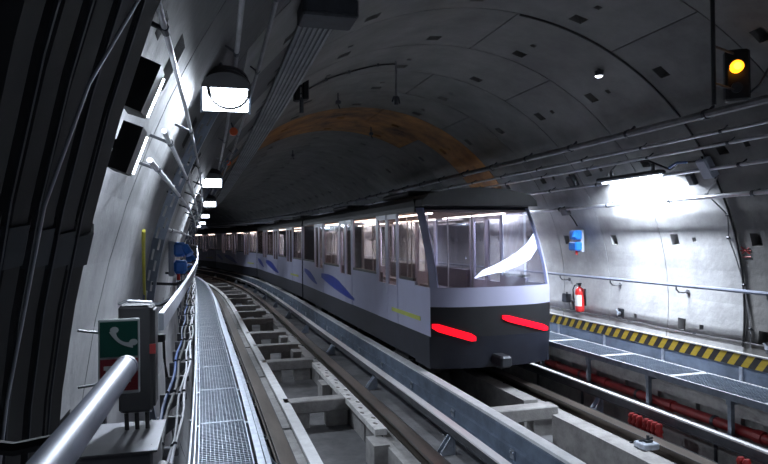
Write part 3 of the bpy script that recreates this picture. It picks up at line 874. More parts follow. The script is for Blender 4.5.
# ------------------------------------------------------------------ left wall
# flood lamps
def flood(s_, lab, u=-2.95, z=3.16, first=False):
    th = C(s_)[2]
    root = empty('flood_lamp', W(s_, u, z), th, lab, 'lamp')
    tilt = R(28)                                # face looks back along the tunnel and down
    rot = Matrix.Rotation(tilt, 4, 'X')
    def T(v): return rot @ Vector(v)
    mb = MB(); mb.bevbox(0, .07, 0, .31, .12, .20, .02, 'x'); mb.v = [tuple(T(v)) for v in mb.v]; mb.build('housing', 'black_rubber', root)
    mb = MB(); mb.bevbox(0, .0, 0, .285, .016, .165, .006, 'x'); mb.v = [tuple(T(v)) for v in mb.v]; mb.build('lens', 'lens_white', root)
    for q in (-1, 1):
        mb = MB(); mb.box(q*.152, -.01, 0, .014, .03, .18); mb.v = [tuple(T(v)) for v in mb.v]; mb.build('lens_clip', 'rib_steel', root)
    n = 12; mb = MB(); vs = []
    for k in range(n + 1):
        a = PI * k / n
        vs += [(-.15*math.cos(a), -.07, .09 + .10*math.sin(a)), (-.15*math.cos(a), .12, .09 + .10*math.sin(a))]
    mb.add(vs + [(0, -.07, .09), (0, .12, .09)], [(2*k, 2*k+1, 2*k+3, 2*k+2) for k in range(n)] + [(2*k, 2*k+2, 2*n+2) for k in range(n)] + [(2*k+1, 2*n+3, 2*k+3) for k in range(n)])
    mb.v = [tuple(T(v)) for v in mb.v]; mb.build('hood', 'black_rubber', root, smooth=True)
    mb = MB(); mb.tube([(0, .08, .12), (-.03, .10, .25), (-.14, .12, .32)], .016, 6); mb.build('mount_arm', 'dark_steel', root)
    if first:
        pts = [(.02 + .128*math.cos(a), -.06, .055 + .125*math.sin(a)) for a in [R(x) for x in range(120, 470, 20)]]
        mb = MB(); mb.tube([(-.14, .0, .34), (-.13, -.03, .22)] + pts[::1][2:] , .011, 7); mb.build('looped_cable', 'black_rubber', root, smooth=True)
    K = .72
    for ch in KIDS[root.name]: ch.scale = (K, K, K)
    l = bpy.data.lights.new('flood_light', 'AREA'); l.shape = 'RECTANGLE'; l.size = .19; l.size_y = .105
    l.energy = LAMP_W; l.color = (.78, .87, 1)
    lo = bpy.data.objects.new('flood_light', l); col.objects.link(lo); lo.parent = root
    p = T((0, -.02, 0)); lo.location = p
    lo.rotation_euler = (R(-90) + tilt + PI, 0, 0)
    l.spread = R(125)
    d = Vector((.20, -.62, -1.0)); lo.rotation_euler = d.to_track_quat('-Z', 'Y').to_euler()
    return root
names = ['nearest flood lamp on the left with a black cable looped across its face', 'second flood lamp of the left ceiling row', 'third flood lamp of the left ceiling row',
         'fourth flood lamp of the left ceiling row', 'fifth flood lamp of the left ceiling row', 'sixth, tiny looking flood lamp of the left row', 'seventh, farthest flood lamp of the left row']
for i, (s_, u_) in enumerate(((3.03, -2.955), (7.45, -2.99), (11.8, -2.94), (17.7, -2.94), (25.0, -2.93), (31.0, -2.93), (37.0, -2.93))):
    flood(s_, names[i], u=u_, z=3.15, first=(i == 0))

# perforated channel following the ring
def ring_channel(s_, a0, a1, lab, w_=.05, d=.056, off=.012):
    root = empty('perforated_channel', RW(s_, a1, off), 0, lab, 'bracket rail')
    m = WM(); ang = frange(a0, a1, 1.0)
    n = len(ang)
    # solid side web with two rows of slots: built as cells, slots left open
    def P(a, r_, dy): return RW(s_ + max(0, a - 164) * .045 + dy, a, off + r_)
    rows = [0, .012, .023, .033, .044, d]
    for i in range(n - 1):
        for j in range(5):
            if j in (1, 3) and (i + (j // 2)) % 2 == 0: continue
            q = [P(ang[i], rows[j], 0), P(ang[i+1], rows[j], 0), P(ang[i+1], rows[j+1], 0), P(ang[i], rows[j+1], 0)]
            q2 = [P(ang[i], rows[j], .004), P(ang[i+1], rows[j], .004), P(ang[i+1], rows[j+1], .004), P(ang[i], rows[j+1], .004)]
            m.add(q + q2, [(0, 1, 2, 3), (7, 6, 5, 4), (0, 4, 5, 1), (1, 5, 6, 2), (2, 6, 7, 3), (3, 7, 4, 0)])
    m.build('slotted_web', 'rib_steel', root)
    for r_ in (0, d):
        m = WM()
        for i in range(n - 1):
            a, b = P(ang[i], r_, 0), P(ang[i+1], r_, 0); c, e = P(ang[i+1], r_, w_), P(ang[i], r_, w_)
            a2, b2, c2, e2 = P(ang[i], r_+.004, 0), P(ang[i+1], r_+.004, 0), P(ang[i+1], r_+.004, w_), P(ang[i], r_+.004, w_)
            m.add([a, b, c, e, a2, b2, c2, e2], [(0, 1, 2, 3), (7, 6, 5, 4), (0, 4, 5, 1), (2, 6, 7, 3)])
        m.build('channel_flange', 'rib_steel', root)
    return root
ring_channel(3.55, 149, 192, 'perforated steel channel curving down the left wall past the nearest flood lamp')
ring_channel(9.0, 140, 190, 'second perforated channel further along the left wall')
ring_channel(14.4, 140, 190, 'third perforated channel far along the left wall')

# longitudinal pipes on the left wall
lp = [(-3.105, 2.955, .007, 'upper thin silver pipe on the left wall beside the lamps', 1.2), (-3.15, 2.83, .0085, 'middle thin silver pipe on the left wall beside the lamps', 2.05),
      (-3.19, 2.735, .0085, 'lower thin silver pipe on the left wall beside the lamps', 2.0)]
for u, z, r_, lab, s0 in lp:
    a = math.degrees(math.atan2(z - ZC, u))
    uu, zz = UZ(a, .07)
    wallpipe('wall_pipe', lab, uu, zz, r_, 'conduit', s0=s0, s1=46, clamps=1.34, c0=.25)
for dg, r_, mat, lab in ((148.5, .011, 'dull_conduit', 'dull thin pipe high on the left wall above the silver pipes'), (143, .012, 'dull_conduit', 'dull thin pipe on the left haunch of the ceiling'), (131.5, .012, 'dull_conduit', 'dull thin pipe close under the ceiling cable tray'), (163, .010, 'conduit', 'thin silver pipe on the left wall at head height')):
    u, z = UZ(dg, .06)
    wallpipe('wall_pipe', lab, u, z, r_, mat, s0=3.6 if dg == 163 else 1.2, s1=46, clamps=1.34, c0=.4)
# red reflectors
for (s_, l) in ((5.85, 'small orange reflector below the nearest flood lamp'), (9.5, 'dim orange reflector further along the left row')):
    u, z = UZ(136, .12)
    p = W(s_, -2.60 if s_ < 6 else -2.62, 3.50 if s_ < 6 else 3.50)
    root = empty('orange_reflector', W(s_, -2.82 if s_ < 6 else -2.72, 3.47 if s_ < 6 else 3.62), C(s_)[2], l, 'reflector')
    mb = MB(); cyl_y(mb, 0, 0, -.02, .01, .036, .038, 10); mb.build('reflector_disc', 'orange_reflector', root)
    mb = MB(); mb.tube([(0, .0, .03), (-.03, .01, .10)], .008, 5); mb.build('stalk', 'dark_steel', root)

# dark hoses and ribs hugging the ring close to the camera
ribs = [(1.09, .06, .052, 'outermost thick black hose bundle curving down the near left wall'), (1.00, .055, .046, 'black hose second from the lit wall on the near left'),
        (.91, .05, .040, 'black hose third from the lit wall on the near left'), (.81, .045, .036, 'black hose fourth from the lit wall on the near left'),
        (.70, .04, .036, 'black hose nearest the left frame edge')]
for (s_, off, r_, lab) in ribs:
    hs = lambda a: s_ + max(0, a - 156) * .024
    root = empty('rubber_hose', RW(hs(197), 197, off), 0, lab, 'hose')
    m = WM(); m.tube([RW(hs(a), a, off) for a in frange(118, 200, 3)], r_, 8); m.build('hose_run', 'black_rubber', root, smooth=True)
    for a in (140, 152, 164, 176):
        m = WM(); m.tube([RW(hs(a - .5), a - .5, off), RW(hs(a + .5), a + .5, off)], r_ * 1.15, 8); m.build('hose_clamp', 'dark_steel', root)
    if s_ < 1.05: m = WM(); m.tube([RW(hs(a) + .03, a, off + r_ + .002) for a in frange(118, 200, 3)], .003, 5); m.build('tracer_wire', 'dark_steel', root)
# near shiny cable
root = empty('wall_cable', RW(1.05, 176, .03), 0, 'thin shiny cable running down the near left wall in front of the hoses', 'cable')
pts = [(1.22, 150, .10), (1.12, 153, .10), (1.02, 156, .11), (.93, 160, .11), (.97, 163, .10), (1.06, 168, .10), (1.12, 173, .10), (1.2, 178, .10)]
m = WM(); m.tube([RW(*p) for p in pts], .0026, 6); m.build('cable_run', 'conduit', root, smooth=True)

# wall flood boxes seen from behind on the near left wall
def wallflood(s_, deg, lab):
    th = C(s_)[2]
    root = empty('wall_lamp', RW(s_, deg, .07), 0, lab, 'lamp')
    root.rotation_euler = (Matrix.Rotation(th, 4, 'Z') @ Matrix.Rotation(-R(deg) + PI, 4, 'Y')).to_euler()
    # local x = away from wall (inwards), y = along the tunnel, z = tangential (downwards is -z or +z)
    mb = MB(); mb.add([(-.03, -.06, -.075), (.03, -.06, -.075), (.03, .05, -.075), (-.03, .09, -.075), (-.03, -.06, .075), (.03, -.06, .075), (.03, .05, .075), (-.03, .09, .075)],
                      [(0, 1, 2, 3), (7, 6, 5, 4), (0, 4, 5, 1), (1, 5, 6, 2), (2, 6, 7, 3), (3, 7, 4, 0)]); mb.build('housing', 'black_rubber', root)
    mb = MB(); mb.add([(.028, .056, -.065), (-.028, .092, -.065), (-.028, .092, .065), (.028, .056, .065), (.034, .068, -.065), (-.023, .104, -.065), (-.023, .104, .065), (.034, .068, .065)],
                      [(0, 1, 2, 3), (7, 6, 5, 4), (0, 4, 5, 1), (1, 5, 6, 2), (2, 6, 7, 3), (3, 7, 4, 0)]); mb.build('lens', 'lens_white', root)
    mb = MB(); mb.box(-.06, -.03, 0, .07, .02, .03); mb.build('mount', 'black_rubber', root)
    for ch in KIDS[root.name]: ch.scale = (.75, .75, .75)
    l = bpy.data.lights.new('wall_light', 'AREA'); l.shape = 'RECTANGLE'; l.size = .1; l.size_y = .1; l.energy = 1.1; l.color = (.78, .86, 1)
    lo = bpy.data.objects.new('wall_light', l); col.objects.link(lo); lo.parent = root; lo.location = (.012, .10, 0)
    lo.rotation_euler = Vector((.15, 1.0, 0)).to_track_quat('-Z', 'Z').to_euler()
wallflood(1.50, 158.0, 'upper dark wall lamp on the near left glowing away from view')
wallflood(1.60, 160.2, 'lower dark wall lamp on the near left glowing away from view')

# yellow hose
wallcable('yellow_hose', 'thin yellow hose running down the left wall beside the perforated channel', [(2.95, 163.5, .02), (3.4, 166.5, .02), (3.75, 169, .02), (4.15, 172, .02)], .008, 'yellow_hose', False)

# left handrails
root = empty('left_handrail', W(0, -3.16, 2.26), 0, 'near thick pale grey handrail pipe ending in front of the telephone sign', 'handrail')
m = WM(); m.tube([W(t, -3.16, 2.262) for t in (-.6, -.2, .2, .5, .75, 1.0, 1.26)], .0205, 16); m.build('rail_tube', 'hand_pipe', root, smooth=True)
m = WM(); m.tube([W(1.255, -3.16, 2.262), W(1.27, -3.16, 2.262)], .0212, 16); m.build('end_cap', 'hand_pipe', root)
for t in (.62, 1.0):
    m = WM(); m.tube([W(t, -3.17, 2.25), W(t, -3.20, 2.215), W(t, -3.27, 2.205), W(t, -3.34, 2.22)], .010, 6); m.build('bracket', 'black_rubber', root, smooth=True)
root = empty('left_handrail_bar', W(1.7, -3.16, 2.26), 0, 'flat pale handrail bar continuing along the left wall behind the sign', 'handrail')
m = WM(); m.sweep([(-3.165, 2.285), (-3.165, 2.235), (-3.15, 2.235), (-3.15, 2.285)], 1.95, 46, .4); m.build('rail_bar', 'rail_bar', root)
for t in frange(3.0, 34, 1.34):
    m = WM(); m.tube([W(t, -3.165, 2.25), W(t, -3.25, 2.21), W(t, -3.40, 2.22)], .010, 6); m.build('bracket', 'dark_steel', root, smooth=True)

# telephone sign
sgn = empty('telephone_sign', W(1.84, -3.255, 2.09), C(1.84)[2] + R(4), 'green and red emergency telephone sign in front of a grey box', 'sign')
mb = MB(); mb.bevbox(0, .004, .095, .104, .010, .202, .003); mb.build('sign_frame', 'sign_white', sgn)
mb = MB(); mb.box(0, -.0018, .142, .094, .003, .094); mb.build('green_panel', 'sign_green', sgn)
mb = MB(); mb.box(0, -.0018, .046, .094, .003, .086); mb.build('red_panel', 'sign_red', sgn)
# handset pictogram (curved handset)
mb = MB(); arc = []
for k in range(11):
    a = R(205 - 115 * k / 10 + 0)
    arc.append((.012 + .032*math.cos(a + PI/2*.0) , -.0045, .155 + .032*math.sin(a)))
# crescent handle from upper left to lower right
H = []
for k in range(13):
    t = k / 12; a = R(190 + 85 * t)
    H.append(((.030 + .046*math.cos(a)), .172 + .046*math.sin(a), .0042 + .0055 * (abs(2*t-1) ** 3)))
vs = []; 
for k, (x_, z_, r_) in enumerate(H):
    a = R(190 + 85 * k / 12)
    vs += [(x_ + r_*math.cos(a) , -.0042, z_ + r_*math.sin(a)), (x_ - r_*math.cos(a), -.0042, z_ - r_*math.sin(a))]
mb.add(vs, [(2*k, 2*k+2, 2*k+3, 2*k+1) for k in range(12)])
for (x_, z_, an) in ((H[0][0]+.004, H[0][1]+.003, 15), (H[-1][0]+.002, H[-1][1]+.006, 100)):
    a = R(an); n = 10
    mb.add([(x_ + .011*math.cos(2*PI*k/n), -.0043, z_ + .009*math.sin(2*PI*k/n)) for k in range(n)], [tuple(range(n-1, -1, -1))])
mb.build('handset_symbol', 'sign_white', sgn)
# reel-like white bar symbol on the red panel
mb = MB(); mb.box(-.012, -.0042, .066, .052, .002, .010); mb.box(-.028, -.0042, .050, .010, .002, .030); mb.box(.012, -.0042, .030, .034, .002, .008); mb.build('red_panel_symbol', 'sign_white', sgn)
mb = MB(); mb.tube([(0, .01, .15), (-.06, .02, .16), (-.10, .0, .17)], .004, 5); mb.tube([(0, .01, .03), (-.06, .02, .02), (-.10, .0, .02)], .004, 5); mb.build('bracket', 'dark_steel', sgn)
# grey box behind the sign
root = empty('telephone_box', W(2.12, -3.245, 1.96), C(2.1)[2], 'tall dark grey box mounted right behind the telephone sign', 'box')
mb = MB(); mb.bevbox(.0, .03, .17, .10, .10, .33, .008); mb.build('box_body', 'box_dark', root)
mb = MB(); mb.bevbox(.053, .03, .17, .008, .085, .30, .002); mb.build('box_door', 'box_dark', root)
mb = MB(); mb.box(.05, -.022, .20, .018, .004, .03); mb.build('small_label', 'red_paint', root)
mb = MB(); mb.tube([(-.05, .0, .34), (-.02, -.03, .352), (.05, -.03, .345)], .005, 6); mb.build('top_pipe', 'conduit', root)
mb = MB()
for q in (-.03, 0, .03): mb.tube([(q, .0, 0), (q + .005, .0, -.16)], .007, 6)
mb.build('cable_tail', 'black_rubber', root)
# low cabinet
root = empty('wall_cabinet', W(2.05, -3.285, 1.52), C(2.0)[2], 'low grey metal cabinet with flat top at the bottom left corner', 'cabinet')
mb = MB(); mb.bevbox(0, 0, .19, .215, .30, .38, .006); mb.build('cabinet_body', 'cabinet_grey', root)
mb = MB(); mb.box(-.01, -.153, .18, .19, .006, .34); mb.build('cabinet_door', 'black_rubber', root)
mb = MB(); mb.box(.02, 0, .3865, .20, .31, .006); mb.build('cabinet_top', 'cabinet_grey', root)
mb = MB(); cyl_y(mb, .115, .26, -.04, .04, .035, .035, 12); mb.build('side_knob', 'black_rubber', root)
mb = MB(); mb.tube([(.10, -.10, .39), (.095, -.13, .30), (.09, -.157, .2)], .002, 5); mb.build('thin_wire', 'dark_steel', root)
wallcable('wall_cable', 'thin dark cable bundle dropping below the telephone box', [(2.5, 174, .05), (2.7, 178, .04), (3.0, 183, .03), (3.2, 190, .03)], .010, 'dark_steel', False)
# small lever thing
root = empty('wall_hook', W(4.6, -3.40, 1.83), C(4.6)[2], 'small black hook with hanging wires on the lower left wall', 'hook')
mb = MB(); mb.bevbox(.03, 0, 0, .07, .08, .05, .01); mb.build('hook_body', 'black_rubber', root)
mb = MB(); mb.tube([(.05, 0, -.02), (.06, -.1, -.12), (.08, .0, -.28), (.06, .12, -.30), (.05, .15, -.16), (.05, .08, -.04)], .006, 5); mb.build('wire_loop', 'black_rubber', root, smooth=True)

# cable brackets low on the left wall, with cables resting on them
src = None
ORD = ['nearest', 'second', 'third', 'fourth', 'fifth', 'sixth', 'seventh', 'eighth', 'ninth', 'tenth', 'eleventh', 'twelfth', 'thirteenth', 'fourteenth', 'fifteenth', 'sixteenth', 'seventeenth', 'eighteenth', 'nineteenth', 'twentieth', 'twenty-first', 'twenty-second', 'twenty-third', 'twenty-fourth']
for i, t in enumerate(frange(3.9, 19, .67)):
    x, y, th = C(t)
    root = empty('cable_bracket', W(t, -3.42, 1.27), th, ORD[i] + ' dark cable bracket, counted from the camera, low on the left wall', 'bracket', 'cable brackets on the left wall')
    mb = MB(); mb.bevbox(.10, 0, .0, .20, .04, .05, .006, 'x'); mb.add([(0, -.008, -.02), (.18, -.008, -.02), (0, -.008, -.16), (0, .008, -.02), (.18, .008, -.02), (0, .008, -.16)], [(0, 1, 2), (5, 4, 3), (0, 3, 4, 1), (1, 4, 5, 2), (2, 5, 3, 0)])
    if src is None: src = mb.build('bracket_arm', 'cabinet_grey', root)
    else: share('bracket_arm', src, root)
for (u, z, r_, mat, lab, ph) in ((-3.235, 1.315, .011, 'cable_white', 'white cable resting on the left wall brackets', 0), (-3.265, 1.305, .009, 'cable_white', 'thin white cable beside another on the left brackets', 1.3),
                             (-3.36, 1.31, .012, 'cable_blue', 'blue cable at the back of the left wall brackets', 2), (-3.32, 1.315, .014, 'black_rubber', 'black cable resting on the left wall brackets', 3)):
    root = empty('tray_cable', W(2, u, z), 0, lab, 'cable')
    m = WM(); m.tube([W(t, u + .012*math.sin(t*3.1+ph), z - .02*abs(math.sin((t-3.9)/.67*PI)) ) for t in frange(1.8, 40, .33)], r_, 6); m.build('cable_run', mat, root, smooth=True)
    for t in frange(3.9, 17, 1.34):
        m = WM(); m.tube([W(t-.006, u + .012*math.sin(t*3.1+ph), z), W(t+.006, u + .012*math.sin(t*3.1+ph), z)], r_*1.15, 6)
        m.build('cable_tie', 'dark_steel', root)
# sheet steel fence between wall brackets and walkway
root = empty('side_screen', W(3, -3.21, .4), 0, 'pale metal side screen rising along the left edge of the grating walkway', 'screen')
m = WM(); m.sweep([(-3.205, .42), (-3.205, .80), (-3.198, .80), (-3.198, .42)], J0, 44, .5); m.build('screen_sheet', 'galvanised', root)
m = WM(); m.tube([W(t, -3.20, .81) for t in frange(J0, 44, .5)], .014, 6); m.build('screen_rail', 'rail_bar', root, smooth=True)
for t in frange(2.2, 30, 1.34):
    x, y, th = C(t); mb = MB(); mb.box(0, 0, .2, .02, .035, .42)
    o = mb.build('screen_post', 'galvanised', root); o.location = W(t, -3.215, .4) - Vector(root.location); o.rotation_euler = (0, 0, th)

# ------------------------------------------------------------------ TRAIN
def tpos(s_):                                   # point of the far track centreline
    return W(s_, TR + .03, 0)
train = empty('metro_train', tpos(9.0), 0, 'white and blue metro train with red tail lamps running away on the far track', 'train')
TO = Vector(train.location)
CARL = 12.62
HW = 1.07
ZF, ZS0, ZWIN0, ZWIN1, ZR0 = .93, .46, 1.76, 2.94, 3.02
def car_frame(sa, sb):
    a, b = tpos(sa), tpos(sb); d = (b - a); d.z = 0
    L = d.length; d.normalize()
    ang = math.atan2(-d.x, d.y)
    return a, ang, L
def place(o, a, ang):
    o.location = a - TO; o.rotation_euler = (0, 0, ang)
SEPARATE = {'side_panel', 'window_pillar', 'window_sill', 'end_wall'}
def gbox(name, mat, parent, *boxes):
    mb = MB(); o = None
    if name in SEPARATE:
        for b in boxes:
            mb = MB(); mb.box((b[0]+b[1])/2, (b[2]+b[3])/2, (b[4]+b[5])/2, b[1]-b[0], b[3]-b[2], b[5]-b[4])
            o = mb.build(name, mat, parent)
        return o
    for b in boxes: mb.box((b[0]+b[1])/2, (b[2]+b[3])/2, (b[4]+b[5])/2, b[1]-b[0], b[3]-b[2], b[5]-b[4])
    return mb.build(name, mat, parent)
DOORS = [2.6, 6.1, 9.6]
DW = .66
car_s = 9.05
for ci in range(4):
    sa, sb = car_s + ci * (CARL + .10), car_s + ci * (CARL + .10) + CARL
    a, ang, L = car_frame(sa, sb)
    body = empty('car_body'); body.parent = train; KIDS.setdefault(train.name, []).append(body)
    place(body, a, ang)
    y0 = 1.0 if ci == 0 else .06              # the first car has a nose in front of y0
    y1 = L - .06
    B = body
    # lower side panels between doors, skirts
    for q in (-1, 1):
        X0, X1 = (q*HW, q*(HW - .05)); x0, x1 = min(X0, X1), max(X0, X1)
        edges = [y0] + [e for d in DOORS for e in (d - DW, d + DW)] + [y1]
        segs = list(zip(edges[0::2], edges[1::2]))
        gbox('side_panel', 'train_white', B, *[(x0, x1, s0, s1, ZF, ZWIN0) for s0, s1 in segs])
        gbox('side_header', 'train_dark', B, (x0, x1, y0, y1, ZWIN1, ZR0))
        gbox('side_skirt', 'train_skirt', B, (x0 + .0, x1, y0, y1, ZS0, ZF - .004))
        # pillars
        pil = []
        for s0, s1 in segs:
            if ci == 0 and s0 == y0: continue
            pil += [(x0, x1, s0, s0 + .10, ZWIN0, ZWIN1), (x0, x1, s1 - .10, s1, ZWIN0, ZWIN1)]
        gbox('window_pillar', 'train_white', B, *pil)
        xg = q * (HW - .025)
        for s0, s1 in segs:
            if s1 - s0 < .5: continue
            g = gbox('side_window', 'window_glass', B, (xg - .004, xg + .004, s0 + .10, s1 - .10, ZWIN0 + .04, ZWIN1 - .03))
        gbox('window_sill', 'train_dark', B, *[(x0 - .002, x1 + .002, s0 + .1, s1 - .1, ZWIN0, ZWIN0 + .05) for s0, s1 in segs if s1 - s0 > .5])
        for d in DOORS:
            for k in (-1, 1):
                e0, e1 = (d - DW + .01, d - .008) if k == -1 else (d + .008, d + DW - .01)
                dx0, dx1 = min(q*(HW+.008), q*(HW-.03)), max(q*(HW+.008), q*(HW-.03))
                leaf = gbox('door_leaf', 'train_white', B, (dx0, dx1, e0, e1, ZF, 1.62), (dx0, dx1, e0, e0 + .07, 1.62, ZWIN1), (dx0, dx1, e1 - .07, e1, 1.62, ZWIN1), (dx0, dx1, e0, e1, ZWIN1 - .09, ZWIN1))
                gbox('door_pane', 'window_glass', leaf, (q*(HW-.01) - .004, q*(HW-.01) + .004, e0 + .07, e1 - .07, 1.62, ZWIN1 - .09))
        # blue swoosh : a slanted band painted on its own thin vinyl panel
        xs = q * (HW + .012)
        for (ya, yb, za, zb, h0, h1) in ((5.2, 9.2, 1.04, 1.36, .04, .30), (9.9, 12.2, 1.1, 1.40, .04, .22)):
            n = 8; mb = MB()
            for k in range(n):
                f0, f1 = k/n, (k+1)/n
                def zz(f): return za + (zb - za) * f ** 1.6
                def hh(f): return h0 + (h1 - h0) * math.sin(f * PI * .9)
                c0, c1 = ya + (yb-ya)*f0, ya + (yb-ya)*f1
                pts = [(xs, c0, zz(f0)), (xs, c1, zz(f1)), (xs, c1, zz(f1)+hh(f1)), (xs, c0, zz(f0)+hh(f0))]
                pts2 = [(p[0] - q*.014, p[1], p[2]) for p in pts]
                mb.add(pts + pts2, [(0, 1, 2, 3), (7, 6, 5, 4), (0, 4, 5, 1), (3, 7, 6, 2)])
            mb.build('blue_swoosh', 'train_blue', B)
        gbox('lime_stripe', 'train_lime', B, (min(xs, xs - q*.012), max(xs, xs - q*.012), .75, 2.3, 1.13, 1.20))
        # windows reveal an interior light strip
        for k, (l0, l1) in enumerate(((1.2, 4.0), (4.6, 7.6), (8.3, 11.6))):
            gbox('saloon_light', 'saloon_light', B, (q*.70 - .04, q*.70 + .04, l0, l1, 2.905, 2.925))
    # roof
    mb = MB(); prof = [(-HW, ZR0), (-HW + .02, 3.12), (-HW + .14, 3.22), (-.5, 3.31), (0, 3.34), (.5, 3.31), (HW - .14, 3.22), (HW - .02, 3.12), (HW, ZR0)]
    vs = [(x_, y_, z_) for y_ in (y0 - (.35 if ci == 0 else 0), y1) for x_, z_ in prof]; n = len(prof)
    mb.add(vs, [(k, k+1, n+k+1, n+k) for k in range(n-1)] + [tuple(range(n-1, -1, -1)), tuple(range(n, 2*n)), (0, n, 2*n-1, n-1)])
    mb.build('roof', 'train_dark', B)
    for yy in (3.4, 8.6):
        mb = MB(); mb.bevbox(0, yy, 3.36, 1.3, 1.8, .10, .04); mb.build('roof_unit', 'train_dark', B)
    # floor, ceiling lining, underframe, bogies
    gbox('saloon_floor', 'train_inner', B, (-HW+.05, HW-.05, y0, y1, ZF - .08, ZF + .02))
    gbox('saloon_ceiling', 'train_inner', B, (-HW+.05, HW-.05, y0, y1, 2.93, 2.97))
    gbox('underframe', 'train_dark', B, (-.7, .7, y0 + .3, y1 - .2, .45, ZF - .08))
    # end walls between cars (gangway side)
    ew = [(-HW, -.45, y1 - .03, y1, ZF, ZR0), (.45, HW, y1 - .03, y1, ZF, ZR0), (-.45, .45, y1 - .03, y1, 2.75, ZR0)]
    if ci: ew += [(-HW, -.45, y0, y0 + .03, ZF, ZR0), (.45, HW, y0, y0 + .03, ZF, ZR0), (-.45, .45, y0, y0 + .03, 2.75, ZR0)]
    gbox('end_wall', 'train_dark', B, *ew)
    for yb in (2.2, L - 2.2):
        bg = gbox('bogie', 'train_dark', B, (-.72, .72, yb - .9, yb + .9, .28, .46), (-.95, -.85, yb-.5, yb+.5, .2, .3), (.85, .95, yb-.5, yb+.5, .2, .3))
        for q in (-1, 1):
            for yy in (-.0,):
                mb = MB(); N = 18; r_ = .44
                for (xa, xb) in ((q*.72, q*.92),):
                    A_ = [(xa, yb+yy + r_*math.cos(2*PI*j/N), r_ + r_*math.sin(2*PI*j/N)) for j in range(N)]
                    B_ = [(xb, yb+yy + r_*.95*math.cos(2*PI*j/N), r_ + r_*.95*math.sin(2*PI*j/N)) for j in range(N)]
                    mb.add(A_ + B_, [(j, (j+1) % N, N+(j+1) % N, N+j) for j in range(N)] + [tuple(range(N)), tuple(range(2*N-1, N-1, -1))])
                mb.build('tyre', 'black_rubber', bg)
    # interior: seats and poles
    for d0, d1 in ((1.1, 1.85), (3.35, 5.35), (6.85, 8.85), (10.35, 11.9)):
        for q in (-1, 1):
            if d0 < 1.5 and ci == 0: continue
            xw = q * (HW - .06)
            xs0, xs1 = min(xw, xw - q*.42), max(xw, xw - q*.42)
            xb0, xb1 = min(xw, xw - q*.08), max(xw, xw - q*.08)
            gbox('seat', 'seat_blue', B, (xs0, xs1, d0, d1, 1.30, 1.38), (xb0, xb1, d0, d1, 1.38, 1.80))
    mb = MB()
    for yp in (2.0, 3.2, 5.5, 6.7, 9.0, 10.2):
        for q in (-.45, .45): mb.tube([(q, yp, ZF), (q, yp, 2.93)], .016, 6)
    mb.build('grab_pole', 'conduit', B)
# gangways
for ci in range(3):
    s_ = car_s + (ci + 1) * CARL + ci * .10 + .05
    x, y, th = C(s_); mb = MB()
    for k in range(5):
        yy = -.11 + k * .055; e = .03 if k % 2 else 0
        for b in ((-.62-e, -.56, 1.0, 2.95), (.56, .62+e, 1.0, 2.95)): mb.box((b[0]+b[1])/2, yy, (b[2]+b[3])/2, b[1]-b[0], .05, b[3]-b[2])
        mb.box(0, yy, 2.97, 1.24 + 2*e, .05, .06); mb.box(0, yy, .95, 1.24, .05, .06)
    o = mb.build('gangway', 'black_rubber', train); place(o, tpos(s_), th)

# the tail end of the train (first car): curved front surface x in -1..1, z height
a, ang, L = car_frame(car_s, car_s + CARL)
nose = empty('car_end'); nose.parent = train; place(nose, a, ang)
def ny(x, z):
    # distance of the end surface from y=0 plane: bulged in plan, raked above the windscreen base
    b = .06 + .24 * (abs(x) / HW) ** 3.2
    r_ = .0 if z < 1.62 else (z - 1.62) ** 1.5 * .40
    lo = 0 if z > .95 else (.95 - z) * .18
    return b + r_ + lo
def patch(name, mat, xs, zs, parent, thick=.03, f=None, smooth=True):
    mb = MB(); nx, nz = len(xs), len(zs)
    vs = []
    for z in zs:
        for x in xs:
            vs.append((x, ny(x, z), z))
    for z in zs:
        for x in xs: vs.append((x * (1 - thick * .9), ny(x, z) + thick, z))
    N = nx * nz; fs = []
    for j in range(nz - 1):
        for i in range(nx - 1):
            p = j*nx + i
            fs.append((p, p+1, p+nx+1, p+nx)); fs.append((N+p, N+p+nx, N+p+nx+1, N+p+1))
    for i in range(nx - 1):
        fs.append((i, N+i, N+i+1, i+1)); t = (nz-1)*nx + i; fs.append((t, t+1, N+t+1, N+t))
    for j in range(nz - 1):
        t = j*nx; fs.append((t, t+nx, N+t+nx, N+t)); t = j*nx + nx-1; fs.append((t, N+t, N+t+nx, t+nx))
    mb.add(vs, fs); return mb.build(name, mat, parent, smooth=smooth)
XS = [-HW + 2*HW * (.5 - .5*math.cos(PI*k/24)) for k in range(25)]
def xr(a_, b_, n=14): return [a_ + (b_-a_)*k/n for k in range(n+1)]
patch('end_skirt', 'train_skirt', XS, [.42, .60, .80, .93], nose)
patch('bumper_panel', 'train_dark', XS, [.93, 1.1, 1.25, 1.40], nose)
patch('waist_panel', 'train_white', XS, [1.40, 1.50, 1.62, 1.70], nose, .05)
patch('windscreen', 'windscreen_glass', xr(-.97, 1.02, 24), [1.70, 1.9, 2.1, 2.3, 2.5, 2.7, 2.9, 3.0], nose, .012)
patch('end_pillar', 'train_white', xr(-HW, -.97, 4), [1.70, 1.9, 2.1, 2.3, 2.5, 2.7, 2.9, 3.0], nose, .05)
patch('end_pillar', 'train_white', xr(1.02, HW, 3), [1.70, 1.9, 2.1, 2.3, 2.5, 2.7, 2.9, 3.0], nose, .03)
patch('end_header', 'train_dark', XS, [3.0, 3.05, 3.10, 3.16], nose, .04)
